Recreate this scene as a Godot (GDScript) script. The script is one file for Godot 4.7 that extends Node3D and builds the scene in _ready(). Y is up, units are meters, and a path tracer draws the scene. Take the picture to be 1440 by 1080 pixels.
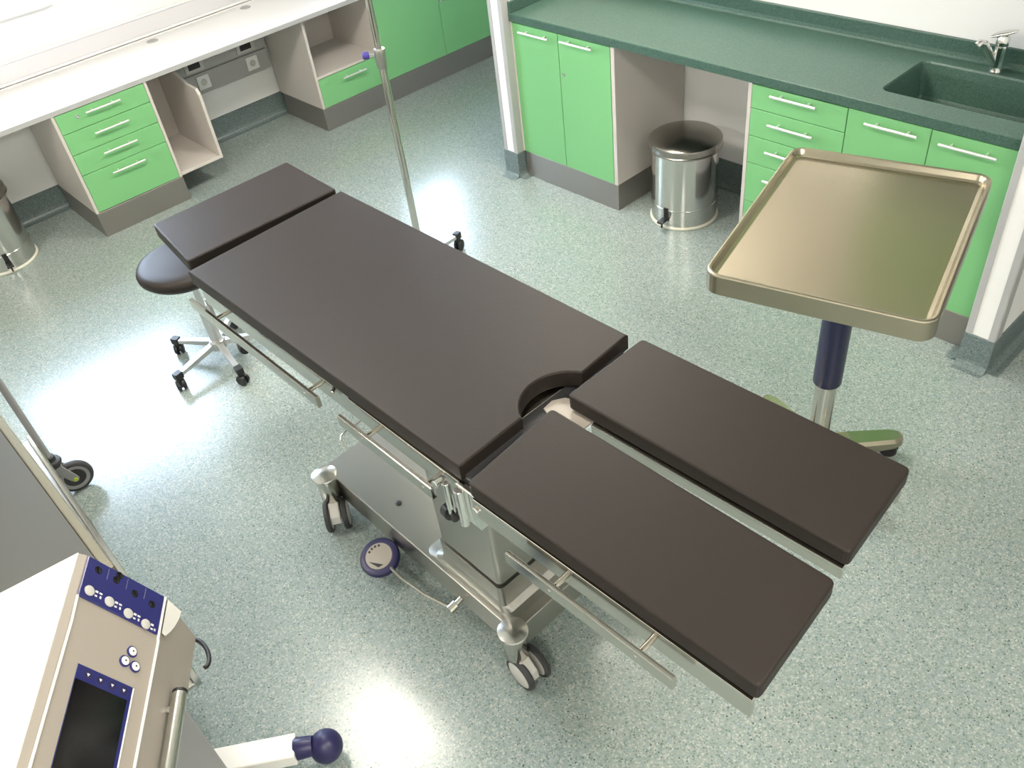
extends Node3D
# An operating theatre seen from above. x runs along the worktop, z towards the camera, y is up.

# ------------------------------------------------------------------ mesh builder
class MB:
	var v := PackedVector3Array()
	var n := PackedVector3Array()
	var uv := PackedVector2Array()
	var xf := Transform3D.IDENTITY

	func tri(a: Vector3, b: Vector3, c: Vector3, na: Vector3, nb: Vector3, nc: Vector3) -> void:
		var g := (b - a).cross(c - a)
		if g.length_squared() < 1e-18:
			return
		var flip := (g.dot(na + nb + nc) > 0.0) != (xf.basis.determinant() < 0.0)
		var pa := [a, c, b] if flip else [a, b, c]
		var pn := [na, nc, nb] if flip else [na, nb, nc]
		for i in 3:
			var p: Vector3 = pa[i]
			var q: Vector3 = pn[i]
			v.append(xf * p)
			n.append((xf.basis * q).normalized())
			uv.append(Vector2(p.x, p.z))

	func quad(a: Vector3, b: Vector3, c: Vector3, d: Vector3, nn: Vector3) -> void:
		tri(a, b, c, nn, nn, nn)
		tri(a, c, d, nn, nn, nn)

	func quadn(a: Vector3, b: Vector3, c: Vector3, d: Vector3, na: Vector3, nb: Vector3, nc: Vector3, nd: Vector3) -> void:
		tri(a, b, c, na, nb, nc)
		tri(a, c, d, na, nc, nd)

	# box between two corners, chamfered
	func box(lo: Vector3, hi: Vector3, bev := 0.0015) -> void:
		var c := (lo + hi) * 0.5
		var h := (hi - lo).abs() * 0.5
		var b: float = minf(bev, minf(h.x, minf(h.y, h.z)) * 0.45)
		var ax := [Vector3.RIGHT, Vector3.UP, Vector3.BACK]
		for i in 3:
			var j := (i + 1) % 3
			var k := (i + 2) % 3
			for s in [-1.0, 1.0]:
				var o: Vector3 = c + ax[i] * h[i] * s
				var a: Vector3 = ax[j] * (h[j] - b)
				var d: Vector3 = ax[k] * (h[k] - b)
				quad(o - a - d, o + a - d, o + a + d, o - a + d, ax[i] * s)
				for t in [-1.0, 1.0]:
					var e: Vector3 = ax[j] * t
					var p0: Vector3 = c + ax[i] * s * h[i] + e * (h[j] - b)
					var p1: Vector3 = c + ax[i] * s * (h[i] - b) + e * h[j]
					quad(p0 - d, p0 + d, p1 + d, p1 - d, (ax[i] * s + e).normalized())
		for sx in [-1.0, 1.0]:
			for sy in [-1.0, 1.0]:
				for sz in [-1.0, 1.0]:
					var nn := Vector3(sx, sy, sz).normalized()
					tri(c + Vector3(sx * h.x, sy * (h.y - b), sz * (h.z - b)), c + Vector3(sx * (h.x - b), sy * h.y, sz * (h.z - b)), c + Vector3(sx * (h.x - b), sy * (h.y - b), sz * h.z), nn, nn, nn)

	func inset(poly: PackedVector2Array, d: float) -> PackedVector2Array:
		var out := PackedVector2Array()
		var k := poly.size()
		var area := 0.0
		for i in k:
			area += poly[i].cross(poly[(i + 1) % k])
		var sg := 1.0 if area > 0.0 else -1.0
		for i in k:
			var e0 := (poly[i] - poly[(i + k - 1) % k]).normalized()
			var e1 := (poly[(i + 1) % k] - poly[i]).normalized()
			var n0 := Vector2(-e0.y, e0.x) * sg
			var n1 := Vector2(-e1.y, e1.x) * sg
			var m := (n0 + n1).normalized()
			out.append(poly[i] + m * d / maxf(0.35, m.dot(n1)))
		return out

	# polygon in x,z raised from y0 to y1, edges rounded over b in the given number of steps
	func prism(poly: PackedVector2Array, y0: float, y1: float, b := 0.002, steps := 1, smooth := false, bottom_b := -1.0) -> void:
		var k := poly.size()
		var bb := b if bottom_b < 0.0 else bottom_b
		var rings := []  # [poly, y, angle]
		for s in steps + 1:
			var a := (PI / 2) * s / steps
			rings.append([inset(poly, bb * (1.0 - sin(a))), y0 + bb * (1.0 - cos(a)), -PI / 2 + a])
		for s in steps + 1:
			var a2 := (PI / 2) * s / steps
			rings.append([inset(poly, b * (1.0 - cos(a2))), y1 - b * (1.0 - sin(a2)), a2])
		var area := 0.0
		for i in k:
			area += poly[i].cross(poly[(i + 1) % k])
		var sg := -1.0 if area > 0.0 else 1.0
		var vn := []
		var en := []
		for i in k:
			var e := (poly[(i + 1) % k] - poly[i]).normalized()
			en.append(Vector2(-e.y, e.x) * sg)
		for i in k:
			vn.append((en[i] + en[(i + k - 1) % k]).normalized())
		for r in rings.size() - 1:
			var A: PackedVector2Array = rings[r][0]
			var B: PackedVector2Array = rings[r + 1][0]
			for i in k:
				var j := (i + 1) % k
				var ni: Vector2 = vn[i] if smooth else en[i]
				var nj: Vector2 = vn[j] if smooth else en[i]
				var ta: float = rings[r][2]
				var tb: float = rings[r + 1][2]
				if steps == 1:
					ta = (ta + tb) * 0.5
					tb = ta
				quadn(Vector3(A[i].x, rings[r][1], A[i].y), Vector3(A[j].x, rings[r][1], A[j].y), Vector3(B[j].x, rings[r + 1][1], B[j].y), Vector3(B[i].x, rings[r + 1][1], B[i].y),
					Vector3(ni.x * cos(ta), sin(ta), ni.y * cos(ta)), Vector3(nj.x * cos(ta), sin(ta), nj.y * cos(ta)), Vector3(nj.x * cos(tb), sin(tb), nj.y * cos(tb)), Vector3(ni.x * cos(tb), sin(tb), ni.y * cos(tb)))
		for side in [0, rings.size() - 1]:
			var P: PackedVector2Array = rings[side][0]
			var t := Geometry2D.triangulate_polygon(poly)
			var up := Vector3.DOWN if side == 0 else Vector3.UP
			var y: float = rings[side][1]
			for i in range(0, t.size(), 3):
				tri(Vector3(P[t[i]].x, y, P[t[i]].y), Vector3(P[t[i + 1]].x, y, P[t[i + 1]].y), Vector3(P[t[i + 2]].x, y, P[t[i + 2]].y), up, up, up)

	# profile of (radius, height) turned about the y axis at c
	func lathe(c: Vector3, prof: Array, seg := 32, crease := 40.0) -> void:
		var fn := []
		for i in prof.size() - 1:
			var d: Vector2 = prof[i + 1] - prof[i]
			fn.append(Vector2(d.y, -d.x).normalized())
		# orient: outward if profile goes up
		for i in prof.size() - 1:
			var n0: Vector2 = fn[i]
			var n1: Vector2 = fn[i]
			if i > 0 and absf(rad_to_deg(fn[i - 1].angle_to(fn[i]))) < crease:
				n0 = (fn[i - 1] + fn[i]).normalized()
			if i < prof.size() - 2 and absf(rad_to_deg(fn[i].angle_to(fn[i + 1]))) < crease:
				n1 = (fn[i] + fn[i + 1]).normalized()
			var p0: Vector2 = prof[i]
			var p1: Vector2 = prof[i + 1]
			for s in seg:
				var a := TAU * s / seg
				var b := TAU * (s + 1) / seg
				var ra := Vector3(cos(a), 0, sin(a))
				var rb := Vector3(cos(b), 0, sin(b))
				quadn(c + ra * p0.x + Vector3.UP * p0.y, c + rb * p0.x + Vector3.UP * p0.y, c + rb * p1.x + Vector3.UP * p1.y, c + ra * p1.x + Vector3.UP * p1.y,
					ra * n0.x + Vector3.UP * n0.y, rb * n0.x + Vector3.UP * n0.y, rb * n1.x + Vector3.UP * n1.y, ra * n1.x + Vector3.UP * n1.y)

	# round bar from a to b with small chamfers
	func rod(a: Vector3, b: Vector3, r: float, seg := 20, r2 := -1.0) -> void:
		var keep := xf
		var d := b - a
		var y := d.normalized()
		var x := y.cross(Vector3.RIGHT if absf(y.x) < 0.9 else Vector3.FORWARD).normalized()
		var L := d.length()
		var re := r if r2 < 0.0 else r2
		var ch := minf(0.0015, minf(minf(r, re) * 0.3, L * 0.3))
		xf = keep * Transform3D(Basis(x, y, x.cross(y)), a)
		lathe(Vector3.ZERO, [Vector2(0, 0), Vector2(r - ch, 0), Vector2(r, ch), Vector2(re, L - ch), Vector2(re - ch, L), Vector2(0, L)], seg)
		xf = keep

	# lathe whose axis runs from a towards b
	func turned(a: Vector3, b: Vector3, prof: Array, seg := 28, crease := 40.0) -> void:
		var keep := xf
		var y := (b - a).normalized()
		var x := y.cross(Vector3.RIGHT if absf(y.x) < 0.9 else Vector3.FORWARD).normalized()
		xf = keep * Transform3D(Basis(x, y, x.cross(y)), a)
		lathe(Vector3.ZERO, prof, seg, crease)
		xf = keep

	# bent tube through points
	func tube(pts: Array, r: float, seg := 10, closed := false) -> void:
		var k := pts.size()
		var fr := []
		var up := Vector3.UP
		for i in k:
			var a: Vector3 = pts[(i + k - 1) % k] if closed or i > 0 else pts[0]
			var b: Vector3 = pts[(i + 1) % k] if closed or i < k - 1 else pts[k - 1]
			var t := (b - a).normalized()
			var x := up.cross(t)
			if x.length() < 0.05:
				x = Vector3.RIGHT.cross(t)
			x = x.normalized()
			up = t.cross(x).normalized()
			fr.append([pts[i], x, up])
		for i in (k if closed else k - 1):
			var F: Array = fr[i]
			var G: Array = fr[(i + 1) % k]
			for s in seg:
				var a := TAU * s / seg
				var b := TAU * (s + 1) / seg
				var fa: Vector3 = F[1] * cos(a) + F[2] * sin(a)
				var fb: Vector3 = F[1] * cos(b) + F[2] * sin(b)
				var ga: Vector3 = G[1] * cos(a) + G[2] * sin(a)
				var gb: Vector3 = G[1] * cos(b) + G[2] * sin(b)
				quadn(F[0] + fa * r, F[0] + fb * r, G[0] + gb * r, G[0] + ga * r, fa, fb, gb, ga)
		if not closed:
			for e in [0, k - 1]:
				var E: Array = fr[e]
				var d: Vector3 = (pts[0] - pts[1]).normalized() if e == 0 else (pts[k - 1] - pts[k - 2]).normalized()
				for s in seg:
					var a := TAU * s / seg
					var b := TAU * (s + 1) / seg
					tri(E[0], E[0] + (E[1] * cos(a) + E[2] * sin(a)) * r, E[0] + (E[1] * cos(b) + E[2] * sin(b)) * r, d, d, d)

	# stack of equal-count loops (x,z) at heights, smooth sides
	func loft(loops: Array, ys: Array, cap_top := true, cap_bottom := false, inward := false) -> void:
		var k: int = loops[0].size()
		var cen := Vector2.ZERO
		for p in loops[0]:
			cen += p / k
		for r in loops.size() - 1:
			for i in k:
				var j := (i + 1) % k
				var ns := []
				for q in [[r, i], [r, j], [r + 1, j], [r + 1, i]]:
					var L: PackedVector2Array = loops[q[0]]
					var e := (L[(q[1] + 1) % k] - L[(q[1] + k - 1) % k]).normalized()
					var nn := Vector2(e.y, -e.x)
					if nn.dot(L[q[1]] - cen) < 0:
						nn = -nn
					var dy: float = ys[r + 1] - ys[r]
					var dr: float = nn.dot(loops[r + 1][q[1]] - loops[r][q[1]])
					var w := Vector3(nn.x * dy, -dr, nn.y * dy)
					if dy < 0:
						w = -w
					if absf(dy) < 1e-6:
						w = Vector3(0, -signf(dr), 0)
					ns.append(-w.normalized() if inward else w.normalized())
				var A: PackedVector2Array = loops[r]
				var B: PackedVector2Array = loops[r + 1]
				quadn(Vector3(A[i].x, ys[r], A[i].y), Vector3(A[j].x, ys[r], A[j].y), Vector3(B[j].x, ys[r + 1], B[j].y), Vector3(B[i].x, ys[r + 1], B[i].y), ns[0], ns[1], ns[2], ns[3])
		for cap in [[cap_bottom, 0, Vector3.DOWN], [cap_top, loops.size() - 1, Vector3.UP]]:
			if cap[0]:
				var P: PackedVector2Array = loops[cap[1]]
				var t := Geometry2D.triangulate_polygon(P)
				var up: Vector3 = -cap[2] if inward and cap[1] == 0 else cap[2]
				for i in range(0, t.size(), 3):
					tri(Vector3(P[t[i]].x, ys[cap[1]], P[t[i]].y), Vector3(P[t[i + 1]].x, ys[cap[1]], P[t[i + 1]].y), Vector3(P[t[i + 2]].x, ys[cap[1]], P[t[i + 2]].y), up, up, up)

	func mesh(shift: Vector3) -> ArrayMesh:
		var a := []
		a.resize(Mesh.ARRAY_MAX)
		var w := PackedVector3Array()
		w.resize(v.size())
		for i in v.size():
			w[i] = v[i] - shift
		a[Mesh.ARRAY_VERTEX] = w
		a[Mesh.ARRAY_NORMAL] = n
		a[Mesh.ARRAY_TEX_UV] = uv
		var m := ArrayMesh.new()
		m.add_surface_from_arrays(Mesh.PRIMITIVE_TRIANGLES, a)
		return m


# ------------------------------------------------------------------ scene helpers
var M := {}
var origin := {}

func V(x: float, y: float, z: float) -> Vector3:
	return Vector3(x, y, z)

func rrect(x0: float, x1: float, z0: float, z1: float, r: float, seg := 6) -> PackedVector2Array:
	var p := PackedVector2Array()
	for c in [[x1 - r, z1 - r, 0.0], [x0 + r, z1 - r, 90.0], [x0 + r, z0 + r, 180.0], [x1 - r, z0 + r, 270.0]]:
		for s in seg + 1:
			var a := deg_to_rad(c[2] + 90.0 * s / seg)
			p.append(Vector2(c[0] + cos(a) * r, c[1] + sin(a) * r))
	return p

func thing(called: String, label: String, category: String, at: Vector3, group := "") -> Node3D:
	var o := Node3D.new()
	o.name = numbered(called)
	add_child(o)
	o.position = at
	origin[o] = at
	o.set_meta("label", label)
	o.set_meta("category", category)
	if group:
		o.set_meta("group", group)
	return o

func structure(called: String) -> Node3D:
	var o := Node3D.new()
	o.name = called
	add_child(o)
	origin[o] = Vector3.ZERO
	o.set_meta("kind", "structure")
	return o

var taken := {}
func numbered(called: String) -> String:
	var k: int = taken.get(called, 0)
	taken[called] = k + 1
	return called if k == 0 else "%s_%03d" % [called, k]

# commits what m holds as one mesh under parent; geometry is given in world coordinates
func part(parent: Node3D, called: String, m: MB, mat: Material, label := "") -> MeshInstance3D:
	var o := MeshInstance3D.new()
	o.name = called
	var at: Vector3 = origin[parent]
	o.mesh = m.mesh(at)
	o.material_override = null
	o.mesh.surface_set_material(0, mat)
	parent.add_child(o, true)
	origin[o] = at
	if label:
		o.set_meta("label", label)
	return o

func single(called: String, m: MB, mat: Material, kind := "structure") -> MeshInstance3D:
	var o := MeshInstance3D.new()
	o.name = called
	o.mesh = m.mesh(Vector3.ZERO)
	o.mesh.surface_set_material(0, mat)
	add_child(o, true)
	origin[o] = Vector3.ZERO
	if kind:
		o.set_meta("kind", kind)
	return o

func bx(lo: Vector3, hi: Vector3, bev := 0.0015) -> MB:
	var m := MB.new()
	m.box(lo, hi, bev)
	return m

# ------------------------------------------------------------------ materials
func lin(r: float, g: float, b: float) -> Color:
	return Color(r, g, b).linear_to_srgb()

func mat(called: String, c: Color, rough: float, metal := 0.0, spec := 0.5) -> StandardMaterial3D:
	var m := StandardMaterial3D.new()
	m.resource_name = called
	m.albedo_color = c
	m.roughness = rough
	m.metallic = metal
	m.metallic_specular = spec
	M[called] = m
	return m

func noise_tex(freq: float, size: int, c0: Color, c1: Color, sd := 1, oct := 3, normal := false, bump := 4.0) -> NoiseTexture2D:
	var f := FastNoiseLite.new()
	f.seed = sd
	f.frequency = freq
	f.fractal_octaves = oct
	var t := NoiseTexture2D.new()
	t.width = size
	t.height = size
	t.seamless = true
	t.noise = f
	if normal:
		t.as_normal_map = true
		t.bump_strength = bump
	else:
		var g := Gradient.new()
		g.set_color(0, c0)
		g.set_color(1, c1)
		t.color_ramp = g
	return t

# chips scattered on a ground colour, wrapping at the edges
func speckle(size: int, base: Color, kinds: Array, sd: int) -> ImageTexture:
	var rng := RandomNumberGenerator.new()
	rng.seed = sd
	var buf := PackedByteArray()
	buf.resize(size * size * 3)
	for i in size * size:
		var j := rng.randf_range(-0.03, 0.03)
		buf[i * 3] = clampi(int((base.r + j) * 255.0), 0, 255)
		buf[i * 3 + 1] = clampi(int((base.g + j) * 255.0), 0, 255)
		buf[i * 3 + 2] = clampi(int((base.b + j) * 255.0), 0, 255)
	for k in kinds:
		var c: Color = k[0]
		for q in int(k[1]):
			var cx := rng.randi() % size
			var cy := rng.randi() % size
			var a := rng.randf_range(k[2], k[3])
			var b := a * rng.randf_range(0.5, 1.0)
			var th := rng.randf() * PI
			var j := rng.randf_range(-0.05, 0.05)
			var cr := clampi(int((c.r + j) * 255.0), 0, 255)
			var cg := clampi(int((c.g + j) * 255.0), 0, 255)
			var cb := clampi(int((c.b + j) * 255.0), 0, 255)
			var R := int(ceil(a))
			var ct := cos(th)
			var sn := sin(th)
			for y in range(-R, R + 1):
				for x in range(-R, R + 1):
					var u := (x * ct + y * sn) / a
					var w := (y * ct - x * sn) / b
					if u * u + w * w <= 1.0:
						var i := (posmod(cy + y, size) * size + posmod(cx + x, size)) * 3
						buf[i] = cr
						buf[i + 1] = cg
						buf[i + 2] = cb
	return ImageTexture.create_from_image(Image.create_from_data(size, size, false, Image.FORMAT_RGB8, buf))

func triplanar(m: StandardMaterial3D, per_metre: float, world := true) -> void:
	m.uv1_triplanar = true
	m.uv1_world_triplanar = world
	m.uv1_scale = Vector3.ONE * per_metre

func materials() -> void:
	var fl := mat("vinyl_floor", Color(1.0, 0.935, 0.965), 0.22)
	fl.albedo_texture = speckle(1024, Color8(140, 163, 153), [
		[Color8(160, 178, 168), 26000, 1.2, 3.4], [Color8(120, 146, 136), 22000, 1.0, 3.0], [Color8(178, 190, 180), 8000, 1.0, 2.2],
		[Color8(134, 160, 158), 9000, 1.0, 3.0], [Color8(88, 112, 105), 3000, 0.9, 2.0], [Color8(45, 56, 54), 700, 0.9, 1.9]], 11)
	triplanar(fl, 1.0 / 1.3)
	var sk := mat("vinyl_skirting", Color(0.74, 0.72, 0.76), 0.4)
	sk.albedo_texture = fl.albedo_texture
	triplanar(sk, 1.0 / 1.3)
	mat("wall_paint", lin(0.84, 0.835, 0.82), 0.6)
	mat("ceiling_paint", lin(0.82, 0.82, 0.80), 0.8)
	mat("trim_grey", lin(0.42, 0.42, 0.42), 0.45)
	mat("white_laminate", lin(0.57, 0.53, 0.49), 0.4)
	mat("desk_white", lin(0.84, 0.83, 0.83), 0.35)
	mat("sage_laminate", lin(0.30, 0.42, 0.22), 0.45)
	mat("edge_band", lin(0.72, 0.71, 0.60), 0.45)
	mat("green_laminate", lin(0.188, 0.470, 0.193), 0.42)
	mat("plinth_steel", lin(0.30, 0.28, 0.26), 0.38, 0.75)
	var wt := mat("worktop_green", Color(0.79, 0.78, 0.78), 0.36)
	wt.albedo_texture = speckle(512, Color8(84, 120, 106), [[Color8(100, 136, 122), 9000, 0.9, 2.0], [Color8(66, 102, 90), 9000, 0.9, 2.0], [Color8(126, 154, 142), 1500, 0.8, 1.3]], 23)
	triplanar(wt, 1.0 / 0.6)
	mat("handle_aluminium", lin(0.80, 0.80, 0.78), 0.35, 0.6)
	mat("chrome", lin(0.80, 0.80, 0.78), 0.07, 1.0)
	mat("steel_satin", lin(0.46, 0.45, 0.415), 0.31, 1.0)
	mat("trolley_steel", lin(0.30, 0.29, 0.28), 0.22, 1.0)
	mat("steel_brushed", lin(0.66, 0.65, 0.62), 0.24, 1.0)
	mat("steel_polished", lin(0.62, 0.60, 0.55), 0.12, 1.0)
	mat("tray_steel", lin(0.43, 0.39, 0.30), 0.27, 1.0)
	mat("bin_lid_dimmed", lin(0.36, 0.34, 0.31), 0.24, 1.0)  # darker than the body steel: dim niche reflection put into the colour
	mat("bin_steel", lin(0.66, 0.65, 0.62), 0.13, 1.0)
	var le := mat("leather_brown", lin(0.021, 0.0165, 0.014), 0.48, 0.0, 0.335)
	le.normal_enabled = true
	le.normal_scale = 0.25
	le.normal_texture = noise_tex(0.06, 512, Color.BLACK, Color.WHITE, 17, 3, true, 3.0)
	triplanar(le, 6.0)
	mat("black_plastic", lin(0.012, 0.012, 0.013), 0.4)
	mat("rubber_dark", lin(0.035, 0.035, 0.037), 0.55)
	mat("grey_plastic", lin(0.30, 0.30, 0.30), 0.45)
	mat("light_grey_plastic", lin(0.52, 0.51, 0.48), 0.45)
	mat("blue_plastic", lin(0.018, 0.016, 0.075), 0.4)
	mat("blue_sleeve", lin(0.007, 0.009, 0.055), 0.35)
	mat("violet_knob", lin(0.05, 0.035, 0.25), 0.4)
	mat("beige_housing", lin(0.34, 0.305, 0.265), 0.42)
	mat("cream_housing", lin(0.80, 0.79, 0.75), 0.45)
	mat("screen_black", lin(0.004, 0.004, 0.005), 0.12)
	mat("blue_panel", lin(0.018, 0.020, 0.130), 0.3)
	mat("white_plastic", lin(0.78, 0.78, 0.76), 0.4)
	mat("print_white", lin(0.70, 0.70, 0.72), 0.6)
	mat("print_dark", lin(0.02, 0.02, 0.02), 0.6)
	mat("yellow_green", lin(0.45, 0.55, 0.03), 0.5)
	mat("silver_leg", lin(0.62, 0.62, 0.62), 0.3, 0.85)
	mat("trunking_white", lin(0.66, 0.65, 0.67), 0.4)
	mat("duct_grey", lin(0.40, 0.39, 0.38), 0.5)
	mat("window_frame", lin(0.80, 0.80, 0.80), 0.4)
	var gl := mat("window_glass", Color(1, 1, 1, 0.06), 0.02)
	gl.transparency = BaseMaterial3D.TRANSPARENCY_ALPHA
	var lp := mat("lamp_diffuser", lin(0.9, 0.9, 0.88), 0.5)
	lp.emission_enabled = true
	lp.emission = Color(1.0, 0.97, 0.92)
	lp.emission_energy_multiplier = 2.0

# ------------------------------------------------------------------ camera, light
const LAMPS := [[-1.0, 2.05], [-0.9, 0.25], [2.3, 2.05], [-1.0, 4.0], [2.3, 4.0]]
const LAMP_ENERGY := 6.8
const SKY_ENERGY := 45.0
const STRIP_ENERGY := 0.11
const CEIL := 2.8

func _ready() -> void:
	var cam := Camera3D.new()
	cam.name = "camera"
	add_child(cam)
	cam.position = V(1.8659, 2.3681, 2.9986)
	cam.rotation_order = EULER_ORDER_YXZ
	cam.rotation = V(-0.7143, 0.9051, -0.1435)
	cam.keep_aspect = Camera3D.KEEP_HEIGHT
	cam.fov = rad_to_deg(2.0 * atan(540.0 / 1220.7853))
	cam.near = 0.05
	cam.far = 60.0
	cam.current = true
	var we := WorldEnvironment.new()
	we.name = "world"
	var e := Environment.new()
	var sky := Sky.new()
	var sm := ProceduralSkyMaterial.new()
	sm.sky_top_color = Color(0.80, 0.89, 1.0)
	sm.sky_horizon_color = Color(0.88, 0.94, 1.0)
	sm.ground_bottom_color = Color(0.45, 0.45, 0.43)
	sm.ground_horizon_color = Color(0.62, 0.64, 0.64)
	sm.energy_multiplier = SKY_ENERGY
	sky.sky_material = sm
	e.background_mode = Environment.BG_SKY
	e.sky = sky
	e.tonemap_mode = Environment.TONE_MAPPER_LINEAR
	e.tonemap_exposure = 0.80
	e.sdfgi_enabled = true
	e.ssao_enabled = true
	e.ssil_enabled = true
	we.environment = e
	add_child(we)
	materials()
	for p in LAMPS:
		ceiling_lamp(p[0], p[1])
	room()
	right_units()
	left_units()
	operating_table()
	instrument_table()
	stool()
	drip_stand()
	electrosurgical_unit()
	steel_trolley()
	pedal_bin(V(-0.555, 0, -0.175), 0.09, "polished steel pedal bin under the green worktop")
	pedal_bin(V(-3.265, 0, 2.41), 1.45, "polished steel pedal bin under the white desk, cut by picture edge")

func ceiling_lamp(x: float, z: float) -> void:
	var places := {0.25: "nearest the worktop", 2.05: "over the middle of the room", 4.0: "behind the camera"}
	var t := thing("ceiling_lamp", "square ceiling light panel %s, %s column" % [places[z], "window-side" if x < 0 else "inner"], "ceiling light", V(x, CEIL, z), "ceiling light panels")
	var m := MB.new()
	for s in [-1, 1]:
		m.box(V(x + s * 0.31 - 0.012, CEIL - 0.03, z - 0.322), V(x + s * 0.31 + 0.012, CEIL, z + 0.322))
		m.box(V(x - 0.298, CEIL - 0.03, z + s * 0.31 - 0.012), V(x + 0.298, CEIL, z + s * 0.31 + 0.012))
	part(t, "frame", m, M.white_plastic)
	part(t, "diffuser", bx(V(x - 0.298, CEIL - 0.012, z - 0.298), V(x + 0.298, CEIL - 0.004, z + 0.298)), M.lamp_diffuser)
	var l := AreaLight3D.new()
	l.name = "light"
	l.area_size = Vector2(0.59, 0.59)
	l.light_energy = LAMP_ENERGY
	l.light_color = Color(1.0, 0.97, 0.92)
	l.shadow_enabled = true
	l.area_range = 12.0
	t.add_child(l)
	l.rotation = V(-PI / 2, 0, 0)
	l.position = V(0, -0.034, 0)

# ------------------------------------------------------------------ room shell
const WL := -3.6      # left wall
const WB := -0.535    # wall behind the worktop
const SILL := 1.075
const WIN_TOP := 2.2
const WINDOWS := [[1.52, 2.75], [-1.15, -0.52]]

func room() -> void:
	single("floor", bx(V(-3.9, -0.1, -3.0), V(3.9, 0, 5.5), 0.0), M.vinyl_floor)
	single("ceiling", bx(V(-3.9, CEIL, -3.0), V(3.9, CEIL + 0.1, 5.5), 0.0), M.ceiling_paint)
	var m := MB.new()   # left wall round its two windows
	m.box(V(WL - 0.25, 0, -3.0), V(WL, SILL, 5.5), 0.0)
	m.box(V(WL - 0.25, WIN_TOP, -3.0), V(WL, CEIL, 5.5), 0.0)
	m.box(V(WL - 0.25, SILL, -3.0), V(WL, WIN_TOP, WINDOWS[1][0]), 0.0)
	m.box(V(WL - 0.25, SILL, WINDOWS[1][1]), V(WL, WIN_TOP, WINDOWS[0][0]), 0.0)
	m.box(V(WL - 0.25, SILL, WINDOWS[0][1]), V(WL, WIN_TOP, 5.5), 0.0)
	single("wall_left", m, M.wall_paint)
	single("wall_right", bx(V(3.6, 0, -3.0), V(3.85, CEIL, 5.5), 0.0), M.wall_paint)
	single("wall_back", bx(V(-3.6, 0, -2.9), V(3.6, CEIL, -2.65), 0.0), M.wall_paint)
	single("wall_front", bx(V(-3.6, 0, 5.2), V(3.6, CEIL, 5.45), 0.0), M.wall_paint)
	single("wall_alcove", bx(V(-1.64, 0, WB - 0.12), V(1.10, CEIL, WB), 0.0), M.wall_paint)
	for i in 2:
		var w := structure("window_%d" % (i + 1))
		var z0: float = WINDOWS[i][0]
		var z1: float = WINDOWS[i][1]
		var f := MB.new()
		f.box(V(WL - 0.16, SILL, z0), V(WL - 0.10, SILL + 0.05, z1))
		f.box(V(WL - 0.16, WIN_TOP - 0.05, z0), V(WL - 0.10, WIN_TOP, z1))
		f.box(V(WL - 0.16, SILL, z0), V(WL - 0.10, WIN_TOP, z0 + 0.05))
		f.box(V(WL - 0.16, SILL, z1 - 0.05), V(WL - 0.10, WIN_TOP, z1))
		part(w, "window_frame", f, M.window_frame)
		part(w, "pane", bx(V(WL - 0.134, SILL + 0.05, z0 + 0.05), V(WL - 0.128, WIN_TOP - 0.05, z1 - 0.05), 0.0), M.window_glass)
		part(w, "window_sill", bx(V(WL - 0.10, SILL, z0 + 0.002), V(WL + 0.035, SILL + 0.018, z1 - 0.002), 0.004), M.desk_white)
	# partitions either side of the worktop, each ending in a narrow face between grey corner strips
	partition("wall_partition_left", -1.645, -1.545, 0.047)
	partition("wall_partition_right", 0.995, 1.10, 0.082)
	corner_strips(1, -1.645, -1.545, 0.047)
	corner_strips(3, 0.995, 1.10, 0.082)
	# skirting: floor vinyl turned up the walls over a cove
	skirt("baseboard_left", [V(WL, 0, -2.65), V(WL, 0, 5.2)], V(1, 0, 0))
	skirt("baseboard_alcove", [V(-1.545, 0, WB), V(0.995, 0, WB)], V(0, 0, 1))
	skirt("baseboard_partition_left", [V(-1.65, 0, 0.047), V(-1.54, 0, 0.047)], V(0, 0, 1), 0.006)
	skirt("baseboard_partition_left_return", [V(-1.545, 0, 0.0525), V(-1.545, 0, -0.02)], V(1, 0, 0), 0.006)
	skirt("baseboard_partition_right", [V(0.990, 0, 0.082), V(1.105, 0, 0.082)], V(0, 0, 1), 0.006)
	skirt("baseboard_partition_right_return", [V(1.10, 0, 0.0875), V(1.10, 0, -2.65)], V(1, 0, 0), 0.006)
	skirt("baseboard_partition_right_inner", [V(0.995, 0, 0.0875), V(0.995, 0, -0.02)], V(-1, 0, 0), 0.006)

func partition(called: String, x0: float, x1: float, zf: float) -> void:
	single(called, bx(V(x0, 0, -2.65), V(x1, CEIL, zf), 0.004), M.wall_paint)

func corner_strips(k: int, x0: float, x1: float, zf: float) -> void:
	for i in 2:
		var x := x0 if i == 0 else x1
		var s := -1.0 if i == 0 else 1.0
		var m := MB.new()
		var P := PackedVector2Array([Vector2(x + s * 0.004, zf - 0.05), Vector2(x + s * 0.004, zf + 0.0), Vector2(x, zf + 0.004), Vector2(x - s * 0.022, zf + 0.004), Vector2(x - s * 0.022, zf - 0.003), Vector2(x - s * 0.003, zf - 0.003), Vector2(x - s * 0.003, zf - 0.05)])
		m.prism(P, 0.146, CEIL - 0.001, 0.0005)
		single("trim_%d" % (k + i), m, M.trim_grey)

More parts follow.
